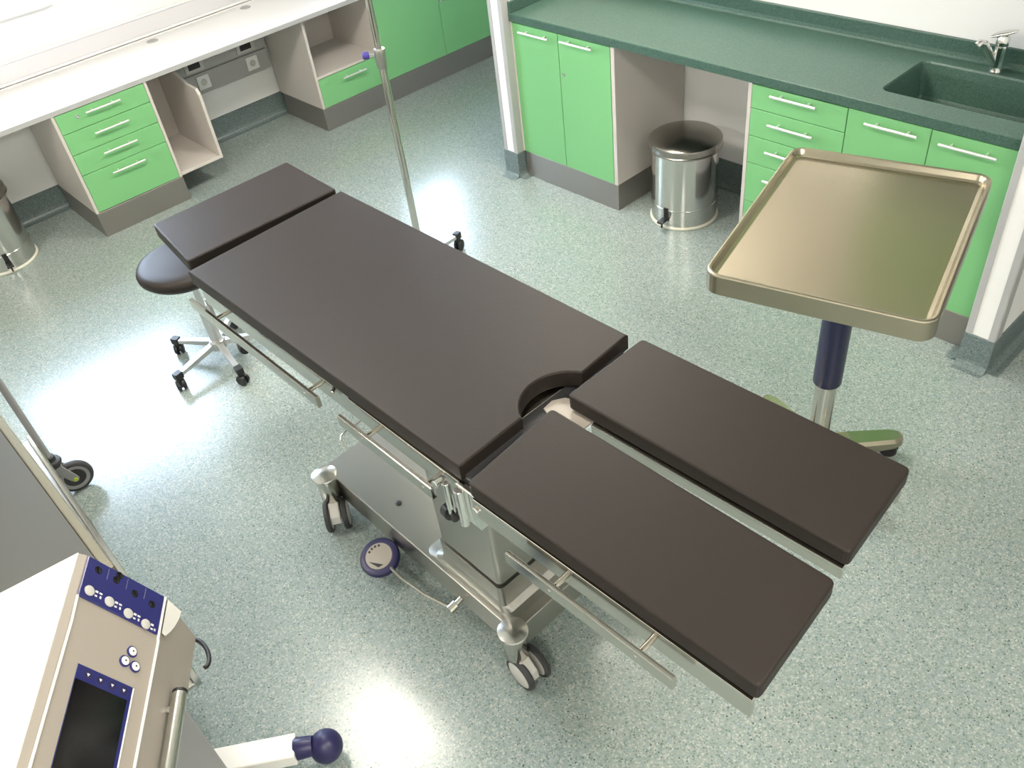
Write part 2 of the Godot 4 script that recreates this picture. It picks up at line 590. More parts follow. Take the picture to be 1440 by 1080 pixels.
func skirt(called: String, run: Array, out: Vector3, th := 0.004) -> void:
	var prof := [Vector2(0, 0.146), Vector2(th, 0.143), Vector2(th, 0.035), Vector2(th + 0.003, 0.02), Vector2(th + 0.010, 0.009), Vector2(th + 0.024, 0.0015), Vector2(th + 0.045, 0.0008), Vector2(th + 0.045, -0.002)]
	var m := MB.new()
	for i in prof.size() - 1:
		var a: Vector2 = prof[i]
		var b: Vector2 = prof[i + 1]
		var d := b - a
		var nn := (out * -d.y + Vector3.UP * d.x).normalized()
		m.quad(run[0] + out * a.x + Vector3.UP * a.y, run[1] + out * a.x + Vector3.UP * a.y, run[1] + out * b.x + Vector3.UP * b.y, run[0] + out * b.x + Vector3.UP * b.y, nn)
	for e in run:
		var f: Vector3 = ((e - run[0]) + (e - run[1])).normalized()
		var pts := []
		for p in prof:
			pts.append(e + out * p.x + Vector3.UP * p.y)
		for i in range(1, pts.size() - 1):
			m.tri(e + Vector3.DOWN * 0.002, pts[i - 1], pts[i], f, f, f)
		m.tri(e + Vector3.DOWN * 0.002, pts[pts.size() - 2], pts[pts.size() - 1], f, f, f)
	single(called, m, M.vinyl_skirting)

# ------------------------------------------------------------------ fitted units
# bar handle on two posts in front of a door; a and b are the bar's ends, out points off the door
func bar_handle(parent: Node3D, a: Vector3, b: Vector3, out: Vector3) -> void:
	var m := MB.new()
	var d := (b - a).normalized()
	m.rod(a, b, 0.0055, 12)
	for p in [a + d * 0.04, b - d * 0.04]:
		m.rod(p, p - out * 0.0285, 0.0045, 10)
	part(parent, "handle", m, M.handle_aluminium, "slim metal bar handle")

func lock(parent: Node3D, at: Vector3, out: Vector3) -> void:
	var m := MB.new()
	m.turned(at, at + out, [Vector2(0, -0.004), Vector2(0.010, -0.004), Vector2(0.010, 0.003), Vector2(0.007, 0.004), Vector2(0.003, 0.003), Vector2(0, 0.002)], 18)
	part(parent, "lock", m, M.chrome, "small round chrome lock")

func right_units() -> void:
	var g := "green base units under the worktop"
	var Z := Vector3.BACK
	var top := 0.856
	# double door cabinet
	var t := thing("base_cabinet", "green double-door cabinet beside the narrow white wall end, with plinth", "cabinet", V(-1.19, 0, -0.2), g)
	var m := MB.new()
	m.box(V(-1.553, 0.147, WB + 0.005), V(-1.5325, top, 0.0))
	m.box(V(-0.866, 0.147, WB + 0.005), V(-0.8427, top, 0.0))
	m.box(V(-1.5325, 0.147, WB + 0.005), V(-0.866, 0.165, -0.022))
	m.box(V(-1.5325, 0.165, WB + 0.005), V(-0.866, top, WB + 0.02))
	m.box(V(-1.5325, 0.5, WB + 0.02), V(-0.866, 0.518, -0.03))
	part(t, "body", m, M.white_laminate)
	part(t, "plinth", bx(V(-1.53, 0, WB + 0.06), V(-0.8435, 0.1465, -0.002), 0.002), M.plinth_steel, "brushed metal plinth")
	var d := part(t, "door", bx(V(-1.5315, 0.149, -0.019), V(-1.2100, top - 0.003, 0.0)), M.green_laminate)
	bar_handle(d, V(-1.459, 0.825, 0.03), V(-1.251, 0.825, 0.03), Z)
	d = part(t, "door", bx(V(-1.2065, 0.149, -0.019), V(-0.869, top - 0.003, 0.0)), M.green_laminate)
	bar_handle(d, V(-1.168, 0.831, 0.03), V(-0.960, 0.831, 0.03), Z)
	lock(d, V(-1.18, 0.657, 0), Z)
	# drawer unit
	t = thing("drawer_unit", "green five-drawer unit right of the pedal bin, partly behind the instrument tray", "drawer unit", V(0.115, 0, -0.2), g)
	m = MB.new()
	m.box(V(-0.109, 0.147, WB + 0.005), V(-0.0905, top, 0.0))
	m.box(V(0.3200, 0.147, WB + 0.005), V(0.3375, top, -0.021))
	m.box(V(-0.0905, 0.147, WB + 0.005), V(0.32, 0.165, -0.022))
	part(t, "body", m, M.white_laminate)
	part(t, "plinth", bx(V(-0.108, 0, WB + 0.06), V(0.3385, 0.1465, -0.002), 0.002), M.plinth_steel, "brushed metal plinth")
	var ys := [top - 0.003, 0.751, 0.629, 0.505, 0.318, 0.149]
	for i in 5:
		d = part(t, "drawer", bx(V(-0.0895, ys[i + 1] + 0.0015, -0.019), V(0.3373, ys[i] - 0.0015, 0.0)), M.green_laminate)
		var hy: float = [0.832, 0.709, 0.587, 0.455, 0.270][i]
		bar_handle(d, V(0.013, hy, 0.03), V(0.220, hy, 0.03), Z)
	# sink cabinet
	t = thing("sink_cabinet", "green double-door cabinet under the sink, behind the instrument tray", "cabinet", V(0.66, 0, -0.2), g)
	m = MB.new()
	m.box(V(0.3405, 0.147, WB + 0.005), V(0.358, top, -0.021))
	m.box(V(0.966, 0.147, WB + 0.005), V(0.984, top, -0.021))
	m.box(V(0.358, 0.147, WB + 0.005), V(0.966, 0.165, -0.022))
	part(t, "body", m, M.white_laminate)
	part(t, "plinth", bx(V(0.340, 0, WB + 0.06), V(0.9835, 0.1465, -0.002), 0.002), M.plinth_steel, "brushed metal plinth")
	d = part(t, "door", bx(V(0.341, 0.149, -0.019), V(0.6655, top - 0.003, 0.0)), M.green_laminate)
	bar_handle(d, V(0.425, 0.823, 0.03), V(0.630, 0.823, 0.03), Z)
	d = part(t, "door", bx(V(0.6685, 0.149, -0.019), V(0.983, top - 0.003, 0.0)), M.green_laminate)
	bar_handle(d, V(0.710, 0.819, 0.03), V(0.915, 0.819, 0.03), Z)
	# worktop with moulded sink
	t = thing("worktop", "long speckled dark green worktop with moulded sink", "worktop", V(-0.28, 0.9, -0.25))
	var hole := rrect(0.397, 0.945, -0.44, -0.105, 0.035, 5)
	m = MB.new()
	var x0 := -1.5435
	var x1 := 0.9935
	var zf := 0.010
	var zb := WB + 0.002
	# slab: top faces round the sink opening, chamfered front edge, underside
	for r in [[x0, 0.36, zb, zf - 0.003], [0.36, x1, -0.10, zf - 0.003], [0.36, x1, zb, -0.445], [0.955, x1, -0.445, -0.10]]:
		m.quad(V(r[0], 0.90, r[2]), V(r[1], 0.90, r[2]), V(r[1], 0.90, r[3]), V(r[0], 0.90, r[3]), Vector3.UP)
	var outer := PackedVector2Array()
	for p in hole:
		outer.append(Vector2(clampf(0.671 + (p.x - 0.671) * 1.6, 0.36, 0.955), clampf(-0.2725 + (p.y + 0.2725) * 1.6, -0.445, -0.10)))
	for i in hole.size():
		var j := (i + 1) % hole.size()
		m.quad(V(hole[i].x, 0.90, hole[i].y), V(hole[j].x, 0.90, hole[j].y), V(outer[j].x, 0.90, outer[j].y), V(outer[i].x, 0.90, outer[i].y), Vector3.UP)
	m.quad(V(x0, 0.90, zf - 0.003), V(x1, 0.90, zf - 0.003), V(x1, 0.897, zf), V(x0, 0.897, zf), V(0, 1, 1).normalized())
	m.quad(V(x0, 0.897, zf), V(x1, 0.897, zf), V(x1, 0.862, zf), V(x0, 0.862, zf), V(0, 0, 1))
	m.quad(V(x0, 0.862, zf), V(x1, 0.862, zf), V(x1, 0.86, zf - 0.002), V(x0, 0.86, zf - 0.002), V(0, -1, 1).normalized())
	m.quad(V(x0, 0.86, zf - 0.002), V(0.385, 0.86, zf - 0.002), V(0.385, 0.86, zb), V(x0, 0.86, zb), Vector3.DOWN)
	m.quad(V(0.385, 0.86, zf - 0.002), V(x1, 0.86, zf - 0.002), V(x1, 0.86, -0.095), V(0.385, 0.86, -0.095), Vector3.DOWN)
	for e in [[x0, -1.0], [x1, 1.0]]:
		m.quad(V(e[0], 0.90, zb), V(e[0], 0.90, zf - 0.003), V(e[0], 0.86, zf - 0.003), V(e[0], 0.86, zb), V(e[1], 0, 0))
	part(t, "slab", m, M.worktop_green)
	m = MB.new()   # upstand with a small cove
	var P := [Vector2(-0.532, 0.972), Vector2(-0.516, 0.972), Vector2(-0.514, 0.970), Vector2(-0.514, 0.922), Vector2(-0.511, 0.908), Vector2(-0.505, 0.903), Vector2(-0.496, 0.9003)]
	for i in P.size() - 1:
		var q: Vector2 = P[i + 1] - P[i]
		m.quad(V(x0, P[i].y, P[i].x), V(x1, P[i].y, P[i].x), V(x1, P[i + 1].y, P[i + 1].x), V(x0, P[i + 1].y, P[i + 1].x), V(0, q.x, -q.y).normalized())
	m.box(V(x0, 0.9, -0.5335), V(x0 + 0.018, 0.955, 0.008), 0.002)
	part(t, "upstand", m, M.worktop_green)
	m = MB.new()
	var L := [hole, m.inset(hole, 0.004), m.inset(hole, 0.010), m.inset(hole, 0.022), m.inset(hole, 0.032), m.inset(hole, 0.034)]
	m.loft([L[0], L[1], L[2], L[3], L[4], L[5]], [0.90, 0.893, 0.86, 0.77, 0.745, 0.742], false, false, true)
	var F: PackedVector2Array = L[5]
	var tr := Geometry2D.triangulate_polygon(F)
	for i in range(0, tr.size(), 3):
		m.tri(V(F[tr[i]].x, 0.742, F[tr[i]].y), V(F[tr[i + 1]].x, 0.742, F[tr[i + 1]].y), V(F[tr[i + 2]].x, 0.742, F[tr[i + 2]].y), Vector3.UP, Vector3.UP, Vector3.UP)
	part(t, "sink_bowl", m, M.worktop_green)
	m = MB.new()
	m.lathe(V(0.671, 0.742, -0.27), [Vector2(0.040, 0.0), Vector2(0.040, 0.003), Vector2(0.034, 0.004), Vector2(0.030, 0.002), Vector2(0, 0.001)], 28)
	part(t, "drain", m, M.chrome)
	# mixer tap
	t = thing("mixer_tap", "chrome single-lever mixer tap at the back of the sink", "tap", V(0.665, 0.9, -0.466))
	m = MB.new()
	m.lathe(V(0.665, 0.9005, -0.466), [Vector2(0.0245, 0), Vector2(0.0245, 0.004), Vector2(0.0225, 0.008), Vector2(0.0225, 0.05), Vector2(0.024, 0.085), Vector2(0.023, 0.10), Vector2(0, 0.102)], 28)
	part(t, "body", m, M.chrome)
	m = MB.new()
	var sp := [V(0.658, 0.930, -0.458), V(0.645, 0.960, -0.440), V(0.632, 0.993, -0.421), V(0.622, 1.016, -0.406), V(0.614, 1.022, -0.393), V(0.609, 1.013, -0.385)]
	m.tube(sp, 0.0145, 16)
	part(t, "spout", m, M.chrome)
	m = MB.new()
	m.lathe(V(0.665, 1.002, -0.466), [Vector2(0.0225, 0), Vector2(0.0235, 0.004), Vector2(0.0225, 0.028), Vector2(0.016, 0.036), Vector2(0, 0.038)], 26)
	# paddle: profile across x, rising to the right
	var pts := [[0.622, 1.026, 0.012, 0.004], [0.630, 1.030, 0.020, 0.007], [0.650, 1.038, 0.026, 0.010], [0.672, 1.046, 0.026, 0.010], [0.692, 1.053, 0.021, 0.008], [0.706, 1.058, 0.012, 0.005]]
	for i in pts.size() - 1:
		for q in 16:
			var a0 := TAU * q / 16
			var a1 := TAU * (q + 1) / 16
			var c := []
			for w in [[i, a0], [i, a1], [i + 1, a1], [i + 1, a0]]:
				var f: Array = pts[w[0]]
				c.append([V(f[0], f[1] + sin(w[1]) * f[3], -0.466 + cos(w[1]) * f[2]), V(0, sin(w[1]) / f[3], cos(w[1]) / f[2]).normalized()])
			m.quadn(c[0][0], c[1][0], c[2][0], c[3][0], c[0][1], c[1][1], c[2][1], c[3][1])
	for e in [0, 5]:
		var f: Array = pts[e]
		var nx := V(-1 if e == 0 else 1, 0, 0)
		for q in 16:
			m.tri(V(f[0], f[1], -0.466), V(f[0], f[1] + sin(TAU * q / 16) * f[3], -0.466 + cos(TAU * q / 16) * f[2]), V(f[0], f[1] + sin(TAU * (q + 1) / 16) * f[3], -0.466 + cos(TAU * (q + 1) / 16) * f[2]), nx, nx, nx)
	part(t, "lever", m, M.chrome)
	# wall cupboards over the worktop (out of the picture, mirrored by the tray)
	var k := 0
	for c in [[-1.53, -0.90, "white_laminate"], [-0.895, -0.27, "white_laminate"], [-0.265, 0.36, "white_laminate"], [0.365, 0.985, "sage_laminate"]]:
		t = thing("wall_cupboard", "wall cupboard high above the worktop, %s" % ["by the left wall end", "second from the left", "third from the left", "over the sink"][k], "cupboard", V((c[0] + c[1]) / 2, 1.55, -0.35), "wall cupboards over the worktop")
		part(t, "body", bx(V(c[0], 1.55, WB + 0.002), V(c[1], 2.25, -0.222)), M.white_laminate)
		var mid: float = (c[0] + c[1]) / 2
		d = part(t, "door", bx(V(c[0] + 0.002, 1.552, -0.2215), V(mid - 0.0015, 2.248, -0.2035)), M[c[2]])
		bar_handle(d, V(mid - 0.03, 1.58, -0.1735), V(mid - 0.03, 1.75, -0.1735), Z)
		d = part(t, "door", bx(V(mid + 0.0015, 1.552, -0.2215), V(c[1] - 0.002, 2.248, -0.2035)), M[c[2]])
		bar_handle(d, V(mid + 0.03, 1.58, -0.1735), V(mid + 0.03, 1.75, -0.1735), Z)
		if k < 3:
			cupboard_light(mid, k)
		k += 1

func cupboard_light(x: float, k: int) -> void:
	var t := thing("strip_light", "strip light under the wall cupboards, %s" % ["left one", "middle one", "right one"][k], "strip light", V(x, 1.55, -0.42), "strip lights under the wall cupboards")
	part(t, "housing", bx(V(x - 0.27, 1.522, -0.455), V(x + 0.27, 1.5495, -0.385), 0.003), M.white_plastic)
	part(t, "diffuser", bx(V(x - 0.262, 1.514, -0.447), V(x + 0.262, 1.5215, -0.393), 0.001), M.lamp_diffuser)
	var l := AreaLight3D.new()
	l.name = "light"
	l.area_size = Vector2(0.52, 0.05)
	l.light_energy = STRIP_ENERGY
	l.light_color = Color(1.0, 0.97, 0.92)
	l.shadow_enabled = true
	l.area_range = 10.0
	t.add_child(l)
	l.rotation = V(-PI / 2, 0, 0)
	l.position = V(0, -0.038, 0)

func left_units() -> void:
	var XL := -3.008
	var XF := -3.052
	var X := Vector3.RIGHT
	var top := 0.7165
	var g := "green units along the window wall"
	# desk
	var t := thing("desk", "long white desk along the window wall with cable grommets", "desk", V(-3.3, 0.74, 1.4))
	part(t, "top", bx(V(WL + 0.002, 0.7175, -1.63), V(-3.0055, 0.7435, 3.35), 0.002), M.desk_white)
	part(t, "edge_strip", bx(V(-3.0055, 0.7178, -1.63), V(-3.0035, 0.7430, 3.35), 0.0005), M.trim_grey, "grey edging of the desk top")
	part(t, "back_strip", bx(V(WL + 0.002, 0.7435, -1.63), V(WL + 0.016, 0.7535, 3.35), 0.003), M.desk_white)
	for z in [1.086, 0.447, 2.2]:
		var m2 := MB.new()
		m2.lathe(V(-3.522, 0.7435, z), [Vector2(0.034, 0), Vector2(0.034, 0.002), Vector2(0.030, 0.0035), Vector2(0.026, 0.0025), Vector2(0, 0.0025)], 28)
		part(t, "grommet", m2, M.duct_grey, "round grey cable grommet")
	# trunking on the wall over the desk
	t = thing("wall_trunking", "long pale wall trunking just above the white desk", "trunking", V(WL, 0.8, 1.4))
	var m := MB.new()
	m.box(V(WL, 0.775, -1.63), V(WL + 0.022, 0.868, 3.35), 0.003)
	part(t, "cover", m, M.trunking_white)
	m = MB.new()
	m.box(V(WL, 0.868, -1.63), V(WL + 0.030, 0.882, 3.35), 0.003)
	m.box(V(WL, 0.761, -1.63), V(WL + 0.027, 0.775, 3.35), 0.003)
	part(t, "edge_profile", m, M.desk_white)
	# drawer pedestal
	t = thing("drawer_pedestal", "green four-drawer pedestal under the white desk, top drawer lockable", "drawer unit", V(-3.28, 0, 1.65), g)
	m = MB.new()
	m.box(V(-3.57, 0.148, 1.904), V(XL, top, 1.921))
	m.box(V(-3.57, 0.148, 1.384), V(XL, top, 1.401))
	m.box(V(-3.57, 0.148, 1.401), V(XL - 0.021, 0.166, 1.904))
	m.box(V(-3.57, 0.166, 1.401), V(-3.555, top, 1.904))
	m.box(V(-3.555, top - 0.018, 1.401), V(XL - 0.021, top, 1.904))
	part(t, "body", m, M.white_laminate)
	part(t, "plinth", bx(V(-3.55, 0, 1.3845), V(XL - 0.0005, 0.1475, 1.9205), 0.002), M.plinth_steel, "brushed metal plinth")
	var ys := [top - 0.002, 0.609, 0.491, 0.374, 0.150]
	var d: MeshInstance3D
	for i in 4:
		d = part(t, "drawer", bx(V(XL - 0.019, ys[i + 1] + 0.0015, 1.4025), V(XL, ys[i] - 0.0015, 1.9025)), M.green_laminate)
		var hy: float = [0.687, 0.571, 0.455, 0.337][i]
		bar_handle(d, V(XL + 0.03, hy, 1.753), V(XL + 0.03, hy, 1.558), X)
		if i == 0:
			lock(d, V(XL, 0.675, 1.793), X)
	# open holder beside the pedestal
	t = thing("computer_holder", "open white computer holder hung beside the drawer pedestal", "shelf", V(-3.28, 0.17, 1.25))
	m = MB.new()
	m.xf = Transform3D(Basis(V(1, 0, 0), V(0, 0, 1), V(0, 1, 0)), Vector3.ZERO)  # polygon in x,y; thickness along z
	m.prism(PackedVector2Array([Vector2(-3.55, 0.152), Vector2(XL, 0.152), Vector2(XL, 0.545), Vector2(-3.03, 0.575), Vector2(-3.14, 0.580), Vector2(-3.55, top)]), 1.110, 1.128, 0.0012)
	part(t, "side_panel", m, M.white_laminate)
	part(t, "bottom_board", bx(V(-3.55, 0.152, 1.128), V(XL, 0.170, 1.3835)), M.white_laminate)
	part(t, "back_panel", bx(V(-3.55, 0.170, 1.128), V(-3.535, top, 1.3835)), M.white_laminate)
	# socket trunking under the desk
	t = thing("socket_trunking", "grey twin socket trunking on the wall under the desk", "trunking", V(WL, 0.45, 0.65))
	m = MB.new()
	m.box(V(WL, 0.335, 0.372), V(WL + 0.045, 0.462, 1.372), 0.003)
	m.box(V(WL, 0.470, 0.372), V(WL + 0.045, 0.640, 1.372), 0.003)
	m.box(V(WL, 0.462, 0.372), V(WL + 0.030, 0.470, 1.372), 0.0)
	part(t, "channel", m, M.duct_grey)
	for z in [0.515, 0.885]:
		var f := part(t, "data_outlet", bx(V(WL + 0.045, 0.480, z - 0.065), V(WL + 0.053, 0.560, z + 0.065), 0.002), M.light_grey_plastic, "light outlet plate with a dark opening")
		part(f, "opening", bx(V(WL + 0.0525, 0.498, z - 0.040), V(WL + 0.0545, 0.542, z + 0.040), 0.0004), M.black_plastic)
	for z in [0.497, 0.855]:
		var f := part(t, "socket", bx(V(WL + 0.045, 0.362, z - 0.042), V(WL + 0.052, 0.446, z + 0.042), 0.003), M.white_plastic, "white square power socket")
		m = MB.new()
		m.turned(V(WL + 0.052, 0.404, z), V(WL + 0.06, 0.404, z), [Vector2(0.021, -0.001), Vector2(0.021, 0.001), Vector2(0.018, 0.0015), Vector2(0.016, 0.0002), Vector2(0, 0.0002)], 20)
		part(f, "socket_ring", m, M.light_grey_plastic)
	# open shelf unit with one drawer
	t = thing("shelf_cabinet", "white open-shelf cabinet with one green drawer at the desk end", "cabinet", V(-3.3, 0, 0.09), g)
	m = MB.new()
	m.box(V(-3.58, 0.148, 0.332), V(XF, top, 0.350))
	m.box(V(-3.58, 0.148, -0.168), V(XF, top, -0.150))
	m.box(V(-3.58, 0.336, -0.15), V(XF - 0.004, 0.352, 0.332))
	m.box(V(-3.58, 0.148, -0.15), V(XF - 0.021, 0.166, 0.332))
	m.box(V(-3.58, 0.352, -0.15), V(-3.566, top, 0.332))
	part(t, "body", m, M.white_laminate)
	part(t, "plinth", bx(V(-3.55, 0, -0.168), V(XF - 0.0005, 0.1475, 0.3495), 0.002), M.plinth_steel, "brushed metal plinth")
	d = part(t, "drawer", bx(V(XF - 0.019, 0.150, -0.1485), V(XF, 0.333, 0.3305)), M.green_laminate)
	bar_handle(d, V(XF + 0.03, 0.296, 0.165), V(XF + 0.03, 0.296, -0.021), X)
	# closed green cabinet beyond the desk
	t = thing("storage_cabinet", "long plain green cabinet with dark plinth beyond the open shelf", "cabinet", V(-3.3, 0, -0.9), g)
	m = MB.new()
	m.box(V(-3.58, 0.148, -1.62), V(XF - 0.0205, top, -0.170))
	part(t, "body", m, M.white_laminate)
	part(t, "plinth", bx(V(-3.55, 0, -1.62), V(XF - 0.0005, 0.1475, -0.169), 0.002), M.plinth_steel, "dark brushed metal plinth")
	for zz in [[-0.7065, -0.171], [-1.242, -0.7095]]:
		d = part(t, "door", bx(V(XF - 0.019, 0.150, zz[0]), V(XF, top - 0.002, zz[1])), M.green_laminate)
		if zz[0] < -1.0:
			lock(d, V(XF, 0.505, -0.728), X)
	d = part(t, "door", bx(V(XF - 0.019, 0.150, -1.618), V(XF, top - 0.002, -1.245)), M.green_laminate)

# ------------------------------------------------------------------ operating table
func castor(t: Node3D, at: Vector3, axle: Vector3, wheel_at: Vector3) -> void:
	var m := MB.new()
	m.lathe(V(at.x, 0, at.z), [Vector2(0, 0.118), Vector2(0.034, 0.118), Vector2(0.036, 0.122), Vector2(0.036, 0.226), Vector2(0.041, 0.229)], 30)
	var c := part(t, "castor", m, M.steel_polished)
	m = MB.new()
	m.lathe(V(at.x, 0, at.z), [Vector2(0.040, 0.226), Vector2(0.0445, 0.228), Vector2(0.046, 0.232), Vector2(0.044, 0.236), Vector2(0.026, 0.243), Vector2(0.010, 0.246), Vector2(0, 0.2465)], 36, 22.0)
	part(c, "cap", m, M.steel_brushed, "domed bright steel cap")
	# yoke between the twin wheels
	m = MB.new()
	var fore := V(axle.z, 0, -axle.x)
	if fore.dot(wheel_at - at) < 0:
		fore = -fore
	m.xf = Transform3D(Basis(fore, Vector3.UP, axle), Vector3.ZERO)
	var inv := m.xf.basis.inverse()
	var pa: Vector3 = inv * at
	var pw: Vector3 = inv * wheel_at
	m.xf = Transform3D(Basis(fore, axle, Vector3.UP), V(0, 0, 0))
	# profile in (fore, up), extruded along the axle
	var poly := PackedVector2Array([Vector2(pa.x - 0.03, 0.118), Vector2(pa.x - 0.026, 0.085), Vector2(pw.x - 0.030, 0.055), Vector2(pw.x + 0.004, 0.046), Vector2(pw.x + 0.046, 0.060), Vector2(pw.x + 0.040, 0.088), Vector2(pa.x + 0.032, 0.118)])
	m.prism(poly, pa.z - 0.018, pa.z + 0.018, 0.003)
	part(c, "yoke", m, M.light_grey_plastic)
	for s in [-1.0, 1.0]:
		m = MB.new()
		var o: Vector3 = wheel_at + axle * s * 0.022
		o.y = 0.058
		m.turned(o, o + axle * s, [Vector2(0.030, 0), Vector2(0.054, 0), Vector2(0.058, 0.004), Vector2(0.058, 0.013), Vector2(0.054, 0.018), Vector2(0.046, 0.019), Vector2(0.046, 0.016)], 34)
		var w := part(c, "wheel", m, M.rubber_dark)
		m = MB.new()
		m.turned(o, o + axle * s, [Vector2(0, -0.001), Vector2(0.040, -0.001), Vector2(0.0455, 0.0), Vector2(0.0455, 0.018), Vector2(0.040, 0.021), Vector2(0, 0.0225)], 30)
		part(c, "wheel_disc", m, M.light_grey_plastic)

func operating_table() -> void:
	var t := thing("operating_table", "steel operating table with dark brown cushions and split leg section", "operating table", V(0.2, 0, 1.98))
	var H := 0.97
	var m := MB.new()
	# cushions: corners in x,z
	var head := PackedVector2Array([Vector2(-0.961, 1.677), Vector2(-0.624, 1.687), Vector2(-0.634, 2.258), Vector2(-0.961, 2.222)])
	m.prism(rounded(head, 0.014), H - 0.05, H, 0.007, 3)
	part(t, "head_cushion", m, M.leather_brown)
	m = MB.new()
	var mainp := PackedVector2Array([Vector2(-0.599, 1.683), Vector2(0.691, 1.678)])
	# half-round notch in the foot edge
	var cx := 0.748
	for i in 15:
		var a := lerpf(-66.0, 66.0, i / 14.0)
		var p := Vector2(cx - 0.113 * cos(deg_to_rad(a)), 1.966 + 0.113 * sin(deg_to_rad(a)))
		mainp.append(p)
	mainp.append(Vector2(0.709, 2.273))
	mainp.append(Vector2(-0.577, 2.285))
	m.prism(mainp, H - 0.05, H, 0.006, 3)
	part(t, "back_cushion", m, M.leather_brown)
	m = MB.new()
	m.prism(rounded(PackedVector2Array([Vector2(0.728, 1.666), Vector2(1.437, 1.650), Vector2(1.461, 1.926), Vector2(0.728, 1.944)]), 0.014), H - 0.045, H, 0.007, 3)
	part(t, "leg_cushion", m, M.leather_brown)
	m = MB.new()
	m.prism(rounded(PackedVector2Array([Vector2(0.732, 2.000), Vector2(1.473, 1.995), Vector2(1.497, 2.273), Vector2(0.756, 2.292)]), 0.014), H - 0.045, H, 0.007, 3)
	part(t, "leg_cushion", m, M.leather_brown)
	# steel frames under the cushions
	m = MB.new()
	m.prism(PackedVector2Array([Vector2(-0.94, 1.70), Vector2(-0.64, 1.705), Vector2(-0.645, 2.238), Vector2(-0.94, 2.205)]), 0.890, 0.9195, 0.002)
	for z in [1.82, 2.12]:
		m.box(V(-0.70, 0.868, z - 0.012), V(-0.55, 0.892, z + 0.012))
	part(t, "head_frame", m, M.steel_polished)
	m = MB.new()
	m.box(V(-0.570, 0.912, 1.70), V(0.625, 0.9195, 2.270), 0.001)
	for s in [[1.695, 1.707], [2.258, 2.270]]:
		m.box(V(-0.572, 0.842, s[0]), V(0.695, 0.918, s[1]), 0.002)
	m.box(V(-0.572, 0.842, 1.707), V(-0.560, 0.912, 2.258), 0.002)
	m.box(V(0.10, 0.800, 1.80), V(0.66, 0.912, 2.18), 0.004)
	part(t, "back_frame", m, M.steel_polished)
	m = MB.new()
	m.box(V(0.26, 0.9145, 2.2705), V(0.70, 0.9195, 2.279), 0.001)
	m.box(V(-0.50, 0.9145, 2.2705), V(0.19, 0.9195, 2.2765), 0.001)
	m.rod(V(0.195, 0.915, 2.276), V(0.205, 0.915, 2.292), 0.006, 12)
	part(t, "edge_strip", m, M.steel_polished)
	m = MB.new()   # perforated plate in the notch
	m.prism(PackedVector2Array([Vector2(0.690, 1.915), Vector2(0.672, 1.945), Vector2(0.676, 1.978), Vector2(0.735, 2.000), Vector2(0.80, 2.000), Vector2(0.80, 1.93), Vector2(0.735, 1.90)]), 0.9115, 0.918, 0.001)
	part(t, "notch_plate", m, M.beige_housing, "pale perforated plate in the notch")
	m = MB.new()
	m.box(V(0.630, 0.870, 1.70), V(0.742, 0.911, 2.262), 0.003)
	part(t, "darkened_hinge_bar", m, M.rubber_dark)  # bar coloured dark so the gap and notch under the cushions read as shaded
	part(t, "gap_darkener", bx(V(0.688, 0.9112, 1.705), V(0.732, 0.934, 1.862), 0.003), M.rubber_dark)  # added dark block, paints the shade in the gap between cushions
	part(t, "gap_darkener", bx(V(0.698, 0.9112, 2.072), V(0.742, 0.934, 2.262), 0.003), M.rubber_dark)  # same added dark block for the near half of the gap
	# leg frames
	leg_frame(t, [Vector2(0.750, 1.674), Vector2(1.432, 1.660), Vector2(1.455, 1.934), Vector2(0.810, 1.951)], 3)
	leg_frame(t, [Vector2(0.810, 1.999), Vector2(1.466, 1.996), Vector2(1.488, 2.278), Vector2(0.766, 2.294)], 0)
	# side rails on spacers
	rail(t, [-0.597, 0.138], 0.853, 2.306, [-0.45, 0.075], 2.270, 0.0)
	rail(t, [0.236, 0.628], 0.850, 2.306, [0.345, 0.595], 2.270, 0.0)
	rail(t, [0.905, 1.350], 0.868, 2.324, [1.035, 1.262], 2.280, -0.018)
	rail(t, [-0.59, 0.138], 0.853, 1.658, [-0.45, 0.075], 1.695, 0.0)
	rail(t, [0.236, 0.628], 0.850, 1.658, [0.345, 0.595], 1.695, 0.0)
	# hinge fittings at the near side
	m = MB.new()
	m.prism(PackedVector2Array([Vector2(0.695, 2.266), Vector2(0.765, 2.266), Vector2(0.765, 2.284), Vector2(0.695, 2.284)]), 0.80, 0.916, 0.003)
	m.rod(V(0.655, 0.905, 2.285), V(0.655, 0.905, 2.315), 0.011, 16)
	m.rod(V(0.668, 0.80, 2.292), V(0.668, 0.905, 2.292), 0.010, 16)
	m.rod(V(0.712, 0.79, 2.290), V(0.712, 0.91, 2.290), 0.012, 16)
	part(t, "hinge_fitting", m, M.chrome)
	m = MB.new()
	m.rod(V(0.775, 0.890, 2.293), V(0.775, 0.890, 2.300), 0.011, 18)
	part(t, "screw", m, M.chrome)
	m = MB.new()
	m.rod(V(0.655, 0.785, 2.290), V(0.690, 0.800, 2.300), 0.010, 16)
	m.rod(V(0.632, 0.776, 2.285), V(0.662, 0.789, 2.292), 0.018, 20)
	part(t, "locking_knob", m, M.black_plastic, "dark locking knob under the hinge")
	m = MB.new()
	m.rod(V(-0.600, 0.750, 2.262), V(-0.415, 0.750, 2.268), 0.010, 16)
	m.rod(V(-0.585, 0.750, 2.262), V(-0.585, 0.85, 2.262), 0.008, 12)
	var lv := part(t, "release_lever", m, M.silver_leg)
	m = MB.new()
	m.turned(V(-0.420, 0.750, 2.268), V(-0.37, 0.750, 2.2695), [Vector2(0, 0), Vector2(0.012, 0.0), Vector2(0.016, 0.012), Vector2(0.021, 0.034), Vector2(0.019, 0.040), Vector2(0, 0.042)], 20)
	part(lv, "grip", m, M.black_plastic)
	# column
	m = MB.new()
